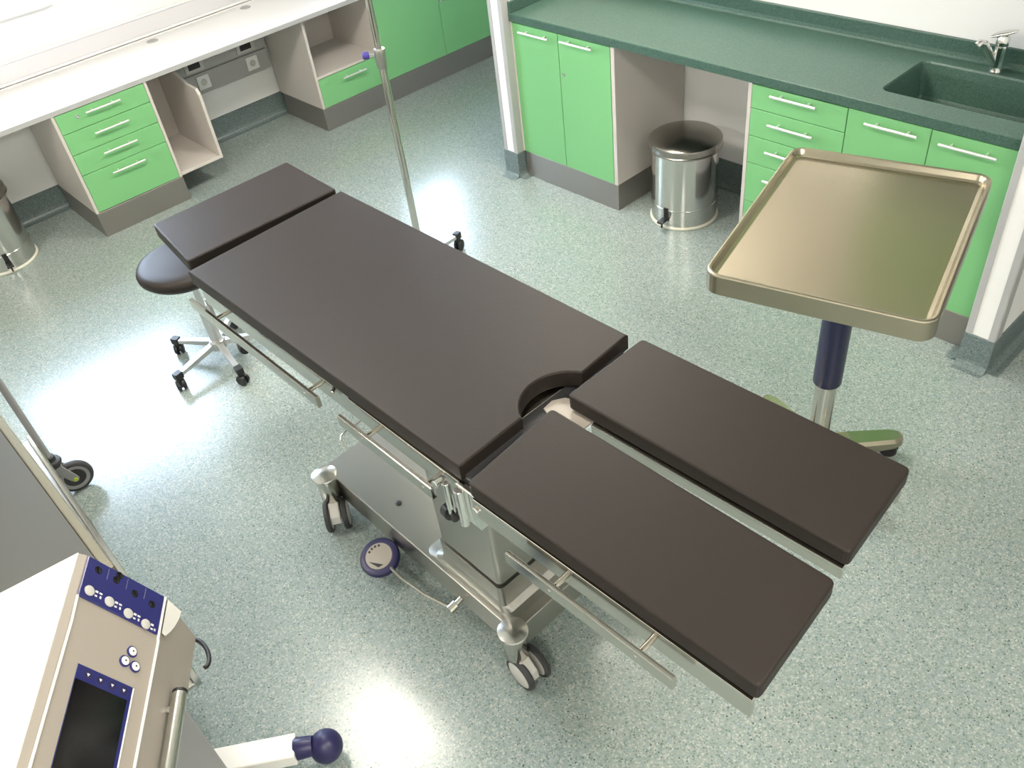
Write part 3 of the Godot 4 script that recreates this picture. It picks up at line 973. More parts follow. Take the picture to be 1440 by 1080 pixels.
	var up: Array = [rrect(0.345, 0.615, 1.795, 2.165, 0.018, 5)]
	m.loft([up[0], up[0], up[0]], [0.320, 0.60, 0.86], true, true)
	part(t, "column", m, M.steel_satin)
	m = MB.new()
	var c1 := rrect(0.350, 0.610, 1.800, 2.160, 0.018, 5)
	m.loft([c1, c1], [0.306, 0.322], true, true)
	part(t, "column_seal", m, M.rubber_dark)
	m = MB.new()
	var s0 := rrect(0.262, 0.662, 1.790, 2.182, 0.03, 5)
	var s1 := rrect(0.300, 0.640, 1.792, 2.178, 0.028, 5)
	var s2 := rrect(0.333, 0.624, 1.790, 2.174, 0.022, 5)
	var s3 := rrect(0.339, 0.620, 1.790, 2.171, 0.020, 5)
	m.loft([s0, s1, s2, s3, s3], [0.200, 0.207, 0.226, 0.245, 0.308], true, false)
	part(t, "column_skirt", m, M.steel_satin)
	# base
	m = MB.new()
	m.prism(rrect(-0.305, 0.692, 1.765, 2.196, 0.012, 3), 0.098, 0.200, 0.004, 2)
	var b := part(t, "base", m, M.steel_satin)
	m = MB.new()
	m.lathe(V(0.042, 0.2, 2.118), [Vector2(0.011, 0), Vector2(0.011, 0.003), Vector2(0.008, 0.005), Vector2(0, 0.005)], 18)
	part(b, "plug", m, M.black_plastic)
	m = MB.new()
	m.tube([V(-0.300, 0.19, 2.085), V(-0.37, 0.19, 2.072), V(-0.395, 0.19, 2.055), V(-0.402, 0.19, 2.025), V(-0.402, 0.19, 1.93), V(-0.39, 0.19, 1.905), V(-0.36, 0.19, 1.89), V(-0.30, 0.19, 1.88)], 0.004, 10)
	part(b, "wire_handle", m, M.steel_polished)
	var ang := [V(0.53, 0, -0.85), V(0.05, 0, -1.0), V(0.5, 0, 0.86), V(0.3, 0, 0.95)]
	var where := [V(-0.235, 0, 2.225), V(0.700, 0, 2.208), V(-0.235, 0, 1.735), V(0.700, 0, 1.735)]
	var wh := [V(-0.205, 0, 2.242), V(0.728, 0, 2.195), V(-0.205, 0, 1.75), V(0.73, 0, 1.74)]
	for i in 4:
		castor(t, where[i], ang[i].normalized(), wh[i])
	# foot brake
	m = MB.new()
	m.rod(V(0.440, 0.125, 2.195), V(0.437, 0.115, 2.232), 0.010, 16)
	m.rod(V(0.4385, 0.119, 2.218), V(0.436, 0.111, 2.246), 0.016, 20)
	m.tube([V(0.436, 0.113, 2.238), V(0.33, 0.103, 2.258), V(0.21, 0.092, 2.266), V(0.11, 0.086, 2.262)], 0.0065, 12)
	var br := part(t, "brake_arm", m, M.steel_polished)
	m = MB.new()
	var pc := V(0.092, 0.088, 2.262)
	var ax := V(0.20, 1.0, 0.28)
	m.turned(pc, pc + ax, [Vector2(0, -0.012), Vector2(0.058, -0.012), Vector2(0.067, -0.004), Vector2(0.069, 0.006), Vector2(0.064, 0.016), Vector2(0.052, 0.020), Vector2(0.046, 0.019), Vector2(0, 0.018)], 40)
	part(br, "pedal", m, M.blue_plastic, "round dark blue foot pedal with pale disc")
	m = MB.new()
	m.turned(pc, pc + ax, [Vector2(0.046, 0.0185), Vector2(0.045, 0.021), Vector2(0, 0.0215)], 36)
	part(br, "pedal_disc", m, M.beige_housing)
	m = MB.new()   # dots and wedge printed on the disc
	var y := ax.normalized()
	var ex := V(1, 0, 0.02)
	ex = (ex - y * ex.dot(y)).normalized()
	var ez := ex.cross(y).normalized()
	for i in 4:
		var a := deg_to_rad(160.0 + i * 21.0)
		var q := pc + y * 0.0213 + (ex * cos(a) + ez * sin(a)) * 0.036
		m.turned(q, q + y, [Vector2(0.0042, 0), Vector2(0.0040, 0.0009), Vector2(0, 0.001)], 12)
	var up2 := y * 0.0222
	var w0 := pc + up2 + (ex * cos(1.85) + ez * sin(1.85)) * 0.038
	var w1 := pc + up2 + (ex * cos(0.25) + ez * sin(0.25)) * 0.036
	var w2 := pc + up2 + (ex * cos(0.75) + ez * sin(0.75)) * 0.040
	m.tri(w0, w1, w2, y, y, y)
	part(br, "pedal_marks", m, M.print_dark)

func rounded(p: PackedVector2Array, r: float) -> PackedVector2Array:
	var out := PackedVector2Array()
	var k := p.size()
	for i in k:
		var a := (p[(i + k - 1) % k] - p[i]).normalized() * r
		var b := (p[(i + 1) % k] - p[i]).normalized() * r
		for s in 4:
			var u := s / 3.0
			out.append(p[i] + a * (1 - u) * (1 - u) + b * u * u)
	return out

func leg_frame(t: Node3D, c: Array, inner: int) -> void:
	var m := MB.new()
	m.prism(PackedVector2Array(c), 0.9175, 0.9245, 0.001)
	for s in [[0, 1], [3, 2]]:
		var a: Vector2 = c[s[0]]
		var b: Vector2 = c[s[1]]
		var d := (b - a).normalized()
		var nn := Vector2(-d.y, d.x) * (1.0 if s[0] == 0 else -1.0)
		m.prism(PackedVector2Array([a, b, b + nn * 0.010, a + nn * 0.010]), 0.892 if s[0] == inner else 0.866, 0.919, 0.001)
	part(t, "leg_frame", m, M.steel_polished)

func rail(t: Node3D, xs: Array, yc: float, z: float, spacers: Array, zf: float, slope: float) -> void:
	var m := MB.new()
	var x0: float = xs[0]
	var x1: float = xs[1]
	var dz := slope * (x1 - x0)
	m.prism(PackedVector2Array([Vector2(x0, z - 0.006), Vector2(x1, z - 0.006 + dz), Vector2(x1, z + 0.006 + dz), Vector2(x0, z + 0.006)]), yc - 0.020, yc + 0.018, 0.0025, 2)
	var r := part(t, "side_rail", m, M.steel_polished)
	for x in spacers:
		m = MB.new()
		var zz: float = z + slope * (x - x0)
		m.rod(V(x, yc, zf - signf(z - zf) * 0.003), V(x, yc, zz), 0.007, 14)
		var e: float = zz + signf(z - zf) * 0.005
		m.rod(V(x, yc, zz), V(x, yc, e + signf(z - zf) * 0.002), 0.0055, 12)
		part(r, "spacer", m, M.steel_polished)

# ------------------------------------------------------------------ instrument table
func instrument_table() -> void:
	var c := V(0.878, 0, 0.921)
	var t := thing("instrument_table", "wheeled instrument table with shallow steel tray on a blue column", "instrument table", c)
	var base := Transform3D(Basis(Vector3.UP, deg_to_rad(15.2)), c)
	var m := MB.new()
	m.xf = base
	var hx := 0.297
	var hz := 0.392
	var lo := rrect(-hx, hx, -hz, hz, 0.045, 7)
	var lip := m.inset(lo, 0.006)
	var i1 := m.inset(lo, 0.012)
	var i2 := m.inset(lo, 0.020)
	var i3 := m.inset(lo, 0.030)
	m.loft([m.inset(lo, 0.004), lo, lo, m.inset(lo, 0.0015), lip], [0.935, 0.939, 0.995, 0.9985, 1.0], false, true)
	m.loft([lip, i1, i2, i3], [1.0, 0.998, 0.984, 0.980], false, false)
	var k := i3
	var tr := Geometry2D.triangulate_polygon(k)
	for i in range(0, tr.size(), 3):
		m.tri(V(k[tr[i]].x, 0.980, k[tr[i]].y), V(k[tr[i + 1]].x, 0.980, k[tr[i + 1]].y), V(k[tr[i + 2]].x, 0.980, k[tr[i + 2]].y), Vector3.UP, Vector3.UP, Vector3.UP)
	part(t, "tray", m, M.tray_steel)
	m = MB.new()
	m.lathe(c, [Vector2(0.05, 0.936), Vector2(0.0475, 0.930), Vector2(0.0455, 0.92), Vector2(0.0455, 0.402), Vector2(0.043, 0.398), Vector2(0, 0.398)].map(func(p): return p), 36)
	part(t, "column_sleeve", flipped(m), M.blue_sleeve, "dark blue upper column sleeve")
	m = MB.new()
	m.lathe(c, [Vector2(0.048, 0.110), Vector2(0.046, 0.125), Vector2(0.0355, 0.135), Vector2(0.035, 0.14), Vector2(0.035, 0.402)], 36)
	part(t, "column", m, M.steel_polished)
	m = MB.new()
	m.xf = base
	m.box(V(-0.055, 0.062, -0.055), V(0.055, 0.112, 0.055), 0.006)
	part(t, "base", m, M.tray_steel)
	for s in [-1.0, 1.0]:
		for e in [-1.0, 1.0]:
			m = MB.new()
			var to := V(e * 0.215, 0, s * 0.165)
			var dir := to.normalized()
			var side := V(-dir.z, 0, dir.x)
			var L := to.length()
			m.xf = base * Transform3D(Basis(dir, Vector3.UP, side), Vector3.ZERO)
			# sloping top, bevelled shoulders, rounded end
			var rows := []
			for q in [[0.0, 0.045, 0.118], [L * 0.45, 0.040, 0.112], [L, 0.036, 0.094], [L + 0.030, 0.026, 0.090], [L + 0.040, 0.012, 0.087]]:
				rows.append([V(q[0], 0.058, -q[1]), V(q[0], q[2] - 0.012, -q[1]), V(q[0], q[2], -q[1] + 0.010), V(q[0], q[2], q[1] - 0.010), V(q[0], q[2] - 0.012, q[1]), V(q[0], 0.058, q[1])])
			for i in rows.size() - 1:
				for k2 in 6:
					var j := (k2 + 1) % 6
					var g: Vector3 = (rows[i][j] - rows[i][k2]).cross(rows[i + 1][k2] - rows[i][k2]).normalized()
					var mid: Vector3 = (rows[i][k2] + rows[i + 1][j]) * 0.5
					if g.dot(mid - V(mid.x, 0.085, 0)) < 0:
						g = -g
					m.quad(rows[i][k2], rows[i][j], rows[i + 1][j], rows[i + 1][k2], g)
			var E: Array = rows[rows.size() - 1]
			for i in range(1, 5):
				m.tri(E[0], E[i], E[i + 1], Vector3.RIGHT, Vector3.RIGHT, Vector3.RIGHT)
			part(t, "leg", m, M.tray_steel)
	for s in [-1.0, 1.0]:
		for e in [-1.0, 1.0]:
			var p: Vector3 = base * V(e * 0.215, 0.030, s * 0.165)
			var a: Vector3 = base.basis * V(0, 0, 1)
			m = MB.new()
			m.turned(p - a * 0.022, p + a, [Vector2(0, 0), Vector2(0.026, 0), Vector2(0.031, 0.005), Vector2(0.031, 0.015), Vector2(0.018, 0.017), Vector2(0.018, 0.027), Vector2(0.031, 0.029), Vector2(0.031, 0.039), Vector2(0.026, 0.044), Vector2(0, 0.044)], 26)
			m.rod(p, p + V(0, 0.032, 0), 0.012, 12)
			part(t, "castor", m, M.black_plastic)

func flipped(m: MB) -> MB:
	var o := MB.new()
	for i in range(0, m.v.size(), 3):
		o.tri(m.v[i], m.v[i + 1], m.v[i + 2], -m.n[i], -m.n[i + 1], -m.n[i + 2])
	return o

# ------------------------------------------------------------------ stool
func twin_castor(parent: Node3D, p: Vector3, a: Vector3, r := 0.026) -> void:
	var m := MB.new()
	m.turned(p + V(0, r, 0) - a * 0.022, p + V(0, r, 0) + a, [Vector2(0, 0), Vector2(r * 0.8, 0.001), Vector2(r, 0.006), Vector2(r, 0.016), Vector2(r * 0.62, 0.018), Vector2(r * 0.62, 0.026), Vector2(r, 0.028), Vector2(r, 0.038), Vector2(r * 0.8, 0.043), Vector2(0, 0.044)], 22)
	m.rod(p + V(0, r, 0), p + V(0, r * 2.0 + 0.014, 0), 0.014, 14)
	part(parent, "castor", m, M.black_plastic, "black twin-wheel castor")

func star_leg(parent: Node3D, c: Vector3, ang: float, r: float, y0: float, y1: float, w: float, mt: Material) -> MeshInstance3D:
	var m := MB.new()
	m.xf = Transform3D(Basis(Vector3.UP, -ang), c)
	for s in [-1.0, 1.0]:
		m.quad(V(0.01, y0, s * w * 1.15), V(r, y1, s * w), V(r, y1 - 0.018, s * w), V(0.01, y0 - 0.026, s * w * 1.15), V(0, 0, s))
	m.quad(V(0.01, y0, -w * 1.15), V(r, y1, -w), V(r, y1, w), V(0.01, y0, w * 1.15), V(0, 1, 0))
	m.quad(V(0.01, y0 - 0.026, -w * 1.15), V(r, y1 - 0.018, -w), V(r, y1 - 0.018, w), V(0.01, y0 - 0.026, w * 1.15), V(0, -1, 0))
	m.quad(V(r, y1, -w), V(r, y1 - 0.018, -w), V(r, y1 - 0.018, w), V(r, y1, w), V(1, 0, 0))
	return part(parent, "leg", m, mt)

func stool() -> void:
	var c := V(-1.440, 0, 2.035)
	var t := thing("stool", "round dark brown swivel stool on a five-legged base under the table head", "stool", c)
	var m := MB.new()
	var s := 0.545
	m.lathe(c, [Vector2(0, s - 0.07), Vector2(0.15, s - 0.07), Vector2(0.178, s - 0.062), Vector2(0.196, s - 0.042), Vector2(0.198, s - 0.025), Vector2(0.190, s - 0.009), Vector2(0.172, s - 0.001), Vector2(0.14, s + 0.003), Vector2(0, s + 0.005)], 48, 60.0)
	part(t, "seat", m, M.leather_brown)
	m = MB.new()
	m.lathe(c, [Vector2(0.10, s - 0.085), Vector2(0.10, s - 0.07)], 24)
	m.lathe(c, [Vector2(0, s - 0.085), Vector2(0.10, s - 0.085)], 24)
	m.rod(c + V(0, 0.10, 0), c + V(0, 0.30, 0), 0.025, 20)
	m.rod(c + V(0, 0.29, 0), c + V(0, s - 0.08, 0), 0.014, 18)
	part(t, "gas_column", m, M.silver_leg)
	m = MB.new()
	m.lathe(c, [Vector2(0, 0.068), Vector2(0.034, 0.068), Vector2(0.036, 0.072), Vector2(0.036, 0.112), Vector2(0.028, 0.118), Vector2(0, 0.118)], 24)
	part(t, "hub", m, M.silver_leg)
	for i in 5:
		var a := deg_to_rad(7.0 + i * 72.0)
		var l := star_leg(t, c, a, 0.222, 0.108, 0.083, 0.012, M.silver_leg)
		var d := V(cos(a), 0, sin(a))
		m = MB.new()
		m.xf = Transform3D(Basis(Vector3.UP, -a), c)
		m.prism(rrect(0.212, 0.252, -0.0165, 0.0165, 0.006, 3), 0.058, 0.090, 0.004, 2)
		part(l, "leg_cap", m, M.black_plastic)
		var tw := deg_to_rad([60.0, 25.0, -35.0, 10.0, 50.0][i])
		var ax := V(cos(a + tw), 0, sin(a + tw))
		twin_castor(t, c + d * 0.236, ax, 0.025)

# ------------------------------------------------------------------ drip stand
func drip_stand() -> void:
	var c := V(-1.205, 0, 1.025)
	var t := thing("drip_stand", "tall steel drip stand with violet clamp knob behind the table", "drip stand", c)
	var m := MB.new()
	m.rod(c + V(0, 0.10, 0), c + V(0, 1.075, 0), 0.0165, 24)
	part(t, "pole", m, M.steel_polished)
	m = MB.new()
	m.rod(c + V(0, 1.07, 0), c + V(0, 2.05, 0), 0.0135, 24)
	part(t, "upper_pole", m, M.steel_polished)
	m = MB.new()
	m.lathe(c, [Vector2(0.0165, 1.040), Vector2(0.019, 1.040), Vector2(0.0225, 1.060), Vector2(0.0255, 1.118), Vector2(0.0245, 1.122), Vector2(0.0135, 1.123)], 26)
	var col := part(t, "clamp_collar", m, M.steel_satin)
	var kd := V(-0.50, 0, 0.87).normalized()
	m = MB.new()
	m.rod(c + V(0, 1.105, 0) + kd * 0.02, c + V(0, 1.105, 0) + kd * 0.048, 0.006, 14)
	part(col, "screw", m, M.chrome)
	m = MB.new()
	var prof := []
	for q in [Vector2(0, 0), Vector2(0.012, 0.0), Vector2(0.0155, 0.003), Vector2(0.0155, 0.024), Vector2(0.012, 0.028), Vector2(0, 0.029)]:
		prof.append(q)
	m.turned(c + V(0, 1.105, 0) + kd * 0.044, c + V(0, 1.105, 0) + kd, prof, 12, 5.0)
	part(col, "knob", m, M.violet_knob, "violet clamp knob")
	m = MB.new()
	for i in 4:
		var a := TAU * i / 4 + 0.4
		var d := V(cos(a), 0, sin(a))
		m.tube([c + V(0, 2.04, 0), c + V(0, 2.05, 0) + d * 0.06, c + V(0, 2.03, 0) + d * 0.10, c + V(0, 2.04, 0) + d * 0.13, c + V(0, 2.07, 0) + d * 0.14], 0.004, 8)
	part(t, "hooks", m, M.steel_polished)
	m = MB.new()
	m.lathe(c, [Vector2(0, 0.07), Vector2(0.032, 0.07), Vector2(0.034, 0.075), Vector2(0.034, 0.125), Vector2(0.022, 0.135), Vector2(0.0165, 0.14)], 24)
	part(t, "hub", m, M.grey_plastic)
	for i in 5:
		var a := deg_to_rad(-100.0 + i * 72.0)
		var l := star_leg(t, c, a, 0.255, 0.115, 0.092, 0.011, M.silver_leg)
		m = MB.new()
		m.xf = Transform3D(Basis(Vector3.UP, -a), c)
		m.prism(rrect(0.245, 0.283, -0.016, 0.016, 0.006, 3), 0.066, 0.100, 0.004, 2)
		part(l, "leg_cap", m, M.black_plastic)
		var d := V(cos(a), 0, sin(a))
		twin_castor(t, c + d * 0.268, V(cos(a + 1.2), 0, sin(a + 1.2)), 0.028)

# ------------------------------------------------------------------ electrosurgical unit on its cart
func electrosurgical_unit() -> void:
	var A := V(0.321, 1.0, 2.976)
	var e1 := V(0.819, 0, 0.574).normalized()          # along the front panel
	var nh := V(0.574, 0, -0.819).normalized()         # level, out of the front
	var tilt := deg_to_rad(62.0)
	var dn := nh * cos(tilt) + Vector3.DOWN * sin(tilt)  # down the sloping panel
	var nn := nh * sin(tilt) + Vector3.UP * cos(tilt)
	var t := thing("electrosurgical_unit", "beige electrosurgical unit with sloping control panel on a wheeled cart", "medical device", V(0.45, 0, 3.15))
	var W := 0.56
	var T := 0.207
	var at := func(s: float, q: float, h := 0.0) -> Vector3: return A + e1 * s + dn * q + nn * h
	# housing: top, bevel, sloping panel, fascia, sides
	var m := MB.new()
	var fasc := 0.165
	var back := 0.40
	var f0: Vector3 = A + dn * T
	var ring_l := []
	var ring_r := []
	for q in 2:
		var s := 0.0 if q == 0 else W
		var tp: float = 0.195 if q == 0 else -0.05
		var o: Vector3 = A + e1 * s
		var r := [o - nh * 0.012 + V(0, 0.010, 0), o, o + dn * T, o + dn * T + V(0, -fasc, 0) + nh * 0.012, o - nh * 0.10 + dn * T + V(0, -fasc - 0.02, 0), o - nh * back + e1 * tp + V(0, -0.30, 0), o - nh * back + e1 * tp + V(0, 0.010, 0)]
		if q == 0:
			ring_l = r
		else:
			ring_r = r
	var cen: Vector3 = A + e1 * W * 0.5 - nh * 0.15 + V(0, -0.1, 0)
	for i in ring_l.size():
		var j := (i + 1) % ring_l.size()
		if i == ring_l.size() - 1:
			continue
		var g: Vector3 = (ring_l[j] - ring_l[i]).cross(ring_r[i] - ring_l[i]).normalized()
		if g.dot((ring_l[i] + ring_r[j]) * 0.5 - cen) < 0:
			g = -g
		m.quad(ring_l[i], ring_l[j], ring_r[j], ring_r[i], g)
	for q in 2:
		var r: Array = ring_l if q == 0 else ring_r
		for i in range(1, r.size() - 1):
			var g: Vector3 = (r[i] - r[0]).cross(r[i + 1] - r[0]).normalized()
			if g.dot(e1 * (-1.0 if q == 0 else 1.0)) < 0:
				g = -g
			m.tri(r[0], r[i], r[i + 1], g, g, g)
	part(t, "housing", m, M.beige_housing)
	m = MB.new()
	var tl := [ring_l[0], ring_r[0], ring_r[6], ring_l[6]]
	m.quad(tl[0], tl[1], tl[2], tl[3], Vector3.UP)
	for i in 4:
		var j := (i + 1) % 4
		var d: Vector3 = (tl[j] - tl[i]).cross(Vector3.UP).normalized()
		if d.dot((tl[i] + tl[j]) * 0.5 - cen) < 0:
			d = -d
		m.quad(tl[i], tl[j], tl[j] - V(0, 0.004, 0), tl[i] - V(0, 0.004, 0), d)
	m.xf = Transform3D.IDENTITY
	for i in m.v.size():
		m.v[i] += V(0, 0.003, 0)
	part(t, "lid", m, M.cream_housing, "pale cream top of the unit")
	# raised beads either side of the panel
	m = MB.new()
	m.tube([at.call(0.10, 0.004, 0.001), at.call(0.16, 0.006, 0.002), at.call(W, 0.003, 0.002)], 0.0028, 8)
	m.tube([at.call(0.0, T, 0.001), at.call(0.107, T, 0.002), at.call(0.115, T + 0.002, 0.002), at.call(W, T, 0.002)], 0.0032, 8)
	part(t, "seam_bead", m, M.cream_housing)
	# slab on the panel plane
	var slab := func(s0: float, s1: float, q0: float, q1: float, h0: float, h1: float, bev := 0.0008) -> MB:
		var b := MB.new()
		b.xf = Transform3D(Basis(e1, nn, dn), A)
		b.box(V(s0, h0, q0), V(s1, h1, q1), bev)
		return b
	var pan: MeshInstance3D = part(t, "socket_panel", slab.call(0.0005, 0.1005, 0.003, 0.203, -0.004, 0.004, 0.002), M.blue_panel, "dark blue panel with four outlets and round buttons")
	var hs := [[0.0229, 0.0324], [0.0241, 0.0777], [0.0328, 0.1279], [0.0368, 0.1745], [0.009, 0.0831]]
	for i in 5:
		m = MB.new()
		var p: Vector3 = at.call(hs[i][0], hs[i][1], 0.004)
		m.turned(p, p + nn, [Vector2(0.0088, 0), Vector2(0.0086, 0.0005), Vector2(0.0074, 0.0006), Vector2(0.0066, 0.0002), Vector2(0, 0.0002)], 20)
		part(pan, "outlet", m, M.screen_black)
	var bs := [[0.0801, 0.0243], [0.082, 0.0736], [0.0868, 0.1224], [0.0909, 0.1687]]
	for i in 4:
		m = MB.new()
		var p: Vector3 = at.call(bs[i][0], bs[i][1], 0.004)
		m.turned(p, p + nn, [Vector2(0.0115, 0), Vector2(0.0112, 0.002), Vector2(0.0095, 0.0028), Vector2(0, 0.003)], 22)
		part(pan, "round_button", m, M.light_grey_plastic)
		m = MB.new()   # printed symbols beside the button
		m.xf = Transform3D(Basis(e1, nn, dn), A)
		for k in [[-0.006, 0.0165, 0.005, 0.007], [0.004, 0.0165, 0.004, 0.006], [-0.006, 0.0265, 0.004, 0.007], [0.003, 0.0275, 0.006, 0.004]]:
			if i == 3 and k[1] > 0.02:
				k = [0.003 + k[0] * 0.2, 0.0245, 0.004, 0.005]
			var a: float = bs[i][0] + k[0]
			var q: float = bs[i][1] + k[1]
			m.box(V(a - k[2] * 0.5, 0.0040, q - k[3] * 0.5), V(a + k[2] * 0.5, 0.0046, q + k[3] * 0.5), 0.0001)
		part(pan, "symbols", m, M.print_white)
	m = MB.new()
	m.xf = Transform3D(Basis(e1, nn, dn), A)
	for q in [0.0555, 0.1045, 0.152]:
		m.box(V(0.006, 0.0040, q - 0.0004), V(0.034, 0.0044, q + 0.0004), 0.0001)
	part(pan, "divider_lines", m, M.grey_plastic)
	# three push buttons
	var ring := part(t, "button_surround", slab.call(0.190, 0.195, 0.142, 0.164, 0.0, 0.0022), M.blue_panel)
	for p in [[0.1644, 0.1526], [0.1916, 0.1401], [0.1934, 0.1662]]:
		var o: Vector3 = at.call(p[0], p[1], 0.0)
		m = MB.new()
		m.turned(o, o + nn, [Vector2(0.0125, -0.001), Vector2(0.0125, 0.002), Vector2(0.0115, 0.003), Vector2(0, 0.003)], 22)
		part(ring, "bezel", m, M.blue_panel)
		m = MB.new()
		m.turned(o, o + nn, [Vector2(0.0092, 0.002), Vector2(0.0092, 0.0042), Vector2(0.008, 0.005), Vector2(0, 0.0052)], 22)
		part(ring, "push_button", m, M.white_plastic)
		m = MB.new()
		m.turned(o + nn * 0.0052, o + nn, [Vector2(0.0022, 0), Vector2(0.0020, 0.0004), Vector2(0, 0.0004)], 10)
		part(ring, "button_symbol", m, M.print_dark)
	m = MB.new()
	for p in [[0.118, 0.170], [0.1255, 0.182]]:
		var o: Vector3 = at.call(p[0], p[1], 0.0)
		m.turned(o, o + nn, [Vector2(0.0030, 0), Vector2(0.0028, 0.0004), Vector2(0, 0.0004)], 12)
	part(t, "printed_icons", m, M.grey_plastic)
	# screen with a strip of soft keys
	var sc: MeshInstance3D = part(t, "screen_bezel", slab.call(0.2385, 0.52, 0.0425, 0.1715, -0.002, 0.0015), M.blue_panel)
	part(sc, "edge_highlight", slab.call(0.2405, 0.52, 0.1712, 0.1742, -0.002, 0.0028, 0.0008), M.white_plastic, "highlight along the screen edge, painted as a pale strip")  # white strip paints the highlight on the bezel edge
	part(sc, "screen", slab.call(0.270, 0.515, 0.0435, 0.163, 0.0, 0.0022, 0.0004), M.screen_black, "dark screen, switched off")
	for q in [0.0687, 0.097, 0.1243, 0.1517]:
		m = MB.new()
		var o: Vector3 = at.call(0.2535, q, 0.0019)
		m.tri(o - dn * 0.0036 - e1 * 0.0028, o + dn * 0.0036 - e1 * 0.0028, o + e1 * 0.0036, nn, nn, nn)
		part(sc, "key_mark", m, M.print_white)
		m = MB.new()
		m.turned(o - nn * 0.0006, o + nn, [Vector2(0.0105, 0), Vector2(0.0102, 0.0003), Vector2(0, 0.0003)], 22)
		part(sc, "soft_key", m, M.blue_plastic)
	# scooped recess at the panel's end
	m = MB.new()
	var p0: Vector3 = A + dn * T
	var prev := []
	for i in 9:
		var u := i / 8.0
		var a := u * PI
		var row := []
		for k in 5:
			var w := k / 4.0
			var depth := 0.012 * sin(a * 0.5 + 0.2)
			row.append(p0 + e1 * (0.004 + 0.088 * w) + V(0, -0.003 - 0.052 * u * (1.0 - 0.75 * w * w), 0) + nh * (0.004 + 0.012 * u * (1 - w * 0.8) + 0.002))
		if i > 0:
			for k in 4:
				var g: Vector3 = (row[k] - prev[k]).cross(prev[k + 1] - prev[k]).normalized()
				if g.dot(nh + V(0, 0.3, 0)) < 0:
					g = -g
				m.quad(prev[k], prev[k + 1], row[k + 1], row[k], g)
		prev = row
	part(t, "recess", m, M.cream_housing, "pale scooped recess below the blue panel")
	# grab handle along the front
	m = MB.new()
	var hb: Vector3 = A + dn * T + V(0, -0.085, 0) + nh * 0.030
	m.rod(hb + e1 * 0.195, hb + e1 * 0.52, 0.0155, 26)
	for s in [0.23, 0.48]:
		m.rod(hb + e1 * s, hb + e1 * s - nh * 0.045, 0.008, 14)
	var hd := part(t, "grab_handle", m, M.steel_brushed)
	m = MB.new()
	m.rod(hb + e1 * 0.188, hb + e1 * 0.1955, 0.0162, 26)
	part(hd, "end_cap", m, M.black_plastic)
	# cart: pillar, foot bars with blue ball ends
	m = MB.new()
	var lx := Transform3D(Basis(e1, Vector3.UP, -nh), V(A.x, 0, A.z))
	m.xf = lx
	m.prism(rrect(0.09, 0.50, -0.055, 0.36, 0.02, 4), 0.12, 0.66, 0.006, 2)
	part(t, "cart_body", m, M.grey_plastic)
	m = MB.new()
	var loop := []
	for i in 13:
		var an := -0.6 + 2.6 * i / 12.0
		loop.append(A + nh * (0.118 + 0.034 * cos(an)) + e1 * (0.048 - 0.050 * sin(an - 0.7)) + V(0, -0.335 - 0.02 * i / 12.0, 0))
	m.tube(loop, 0.0055, 10)
	part(t, "cable", m, M.black_plastic)
	for s in [0.0, 1.0]:
		var q: Vector3 = V(0.441, 0.075, 2.822) + e1 * s * 0.48
		m = MB.new()
		m.xf = Transform3D(Basis(e1, Vector3.UP, -nh), V(q.x, 0, q.z))
		m.prism(rrect(-0.036, 0.036, 0.0, 0.62, 0.004, 2), 0.055, 0.105, 0.005, 2)
		var fb := part(t, "foot_bar", m, M.cream_housing)
		m = MB.new()
		m.turned(q + V(0, 0.004, 0) - nh * 0.006, q + V(0, 0.004, 0) + nh, [Vector2(0, 0), Vector2(0.030, 0), Vector2(0.0315, 0.004), Vector2(0.029, 0.04), Vector2(0.027, 0.052)], 26)
		var bc: Vector3 = q + nh * 0.078 + V(0, -0.012, 0)
		var sph := []
		for i in 17:
			var a := -PI / 2 + PI * i / 16
			sph.append(Vector2(cos(a) * 0.047, sin(a) * 0.049))
		m.lathe(bc + V(0, -0.0, 0), sph, 30, 60.0)
		part(fb, "bumper", m, M.blue_plastic, "dark blue ball-shaped bumper")
		m = MB.new()
		for z in [0.078, -0.56]:
			var w: Vector3 = q + nh * z
			w.y = 0.027
			m.turned(w - e1 * 0.01, w + e1, [Vector2(0, 0), Vector2(0.024, 0), Vector2(0.027, 0.003), Vector2(0.027, 0.017), Vector2(0.024, 0.02), Vector2(0, 0.02)], 20)
			m.rod(w, w + V(0, 0.03, 0), 0.008, 10)
		part(fb, "castor", m, M.black_plastic)

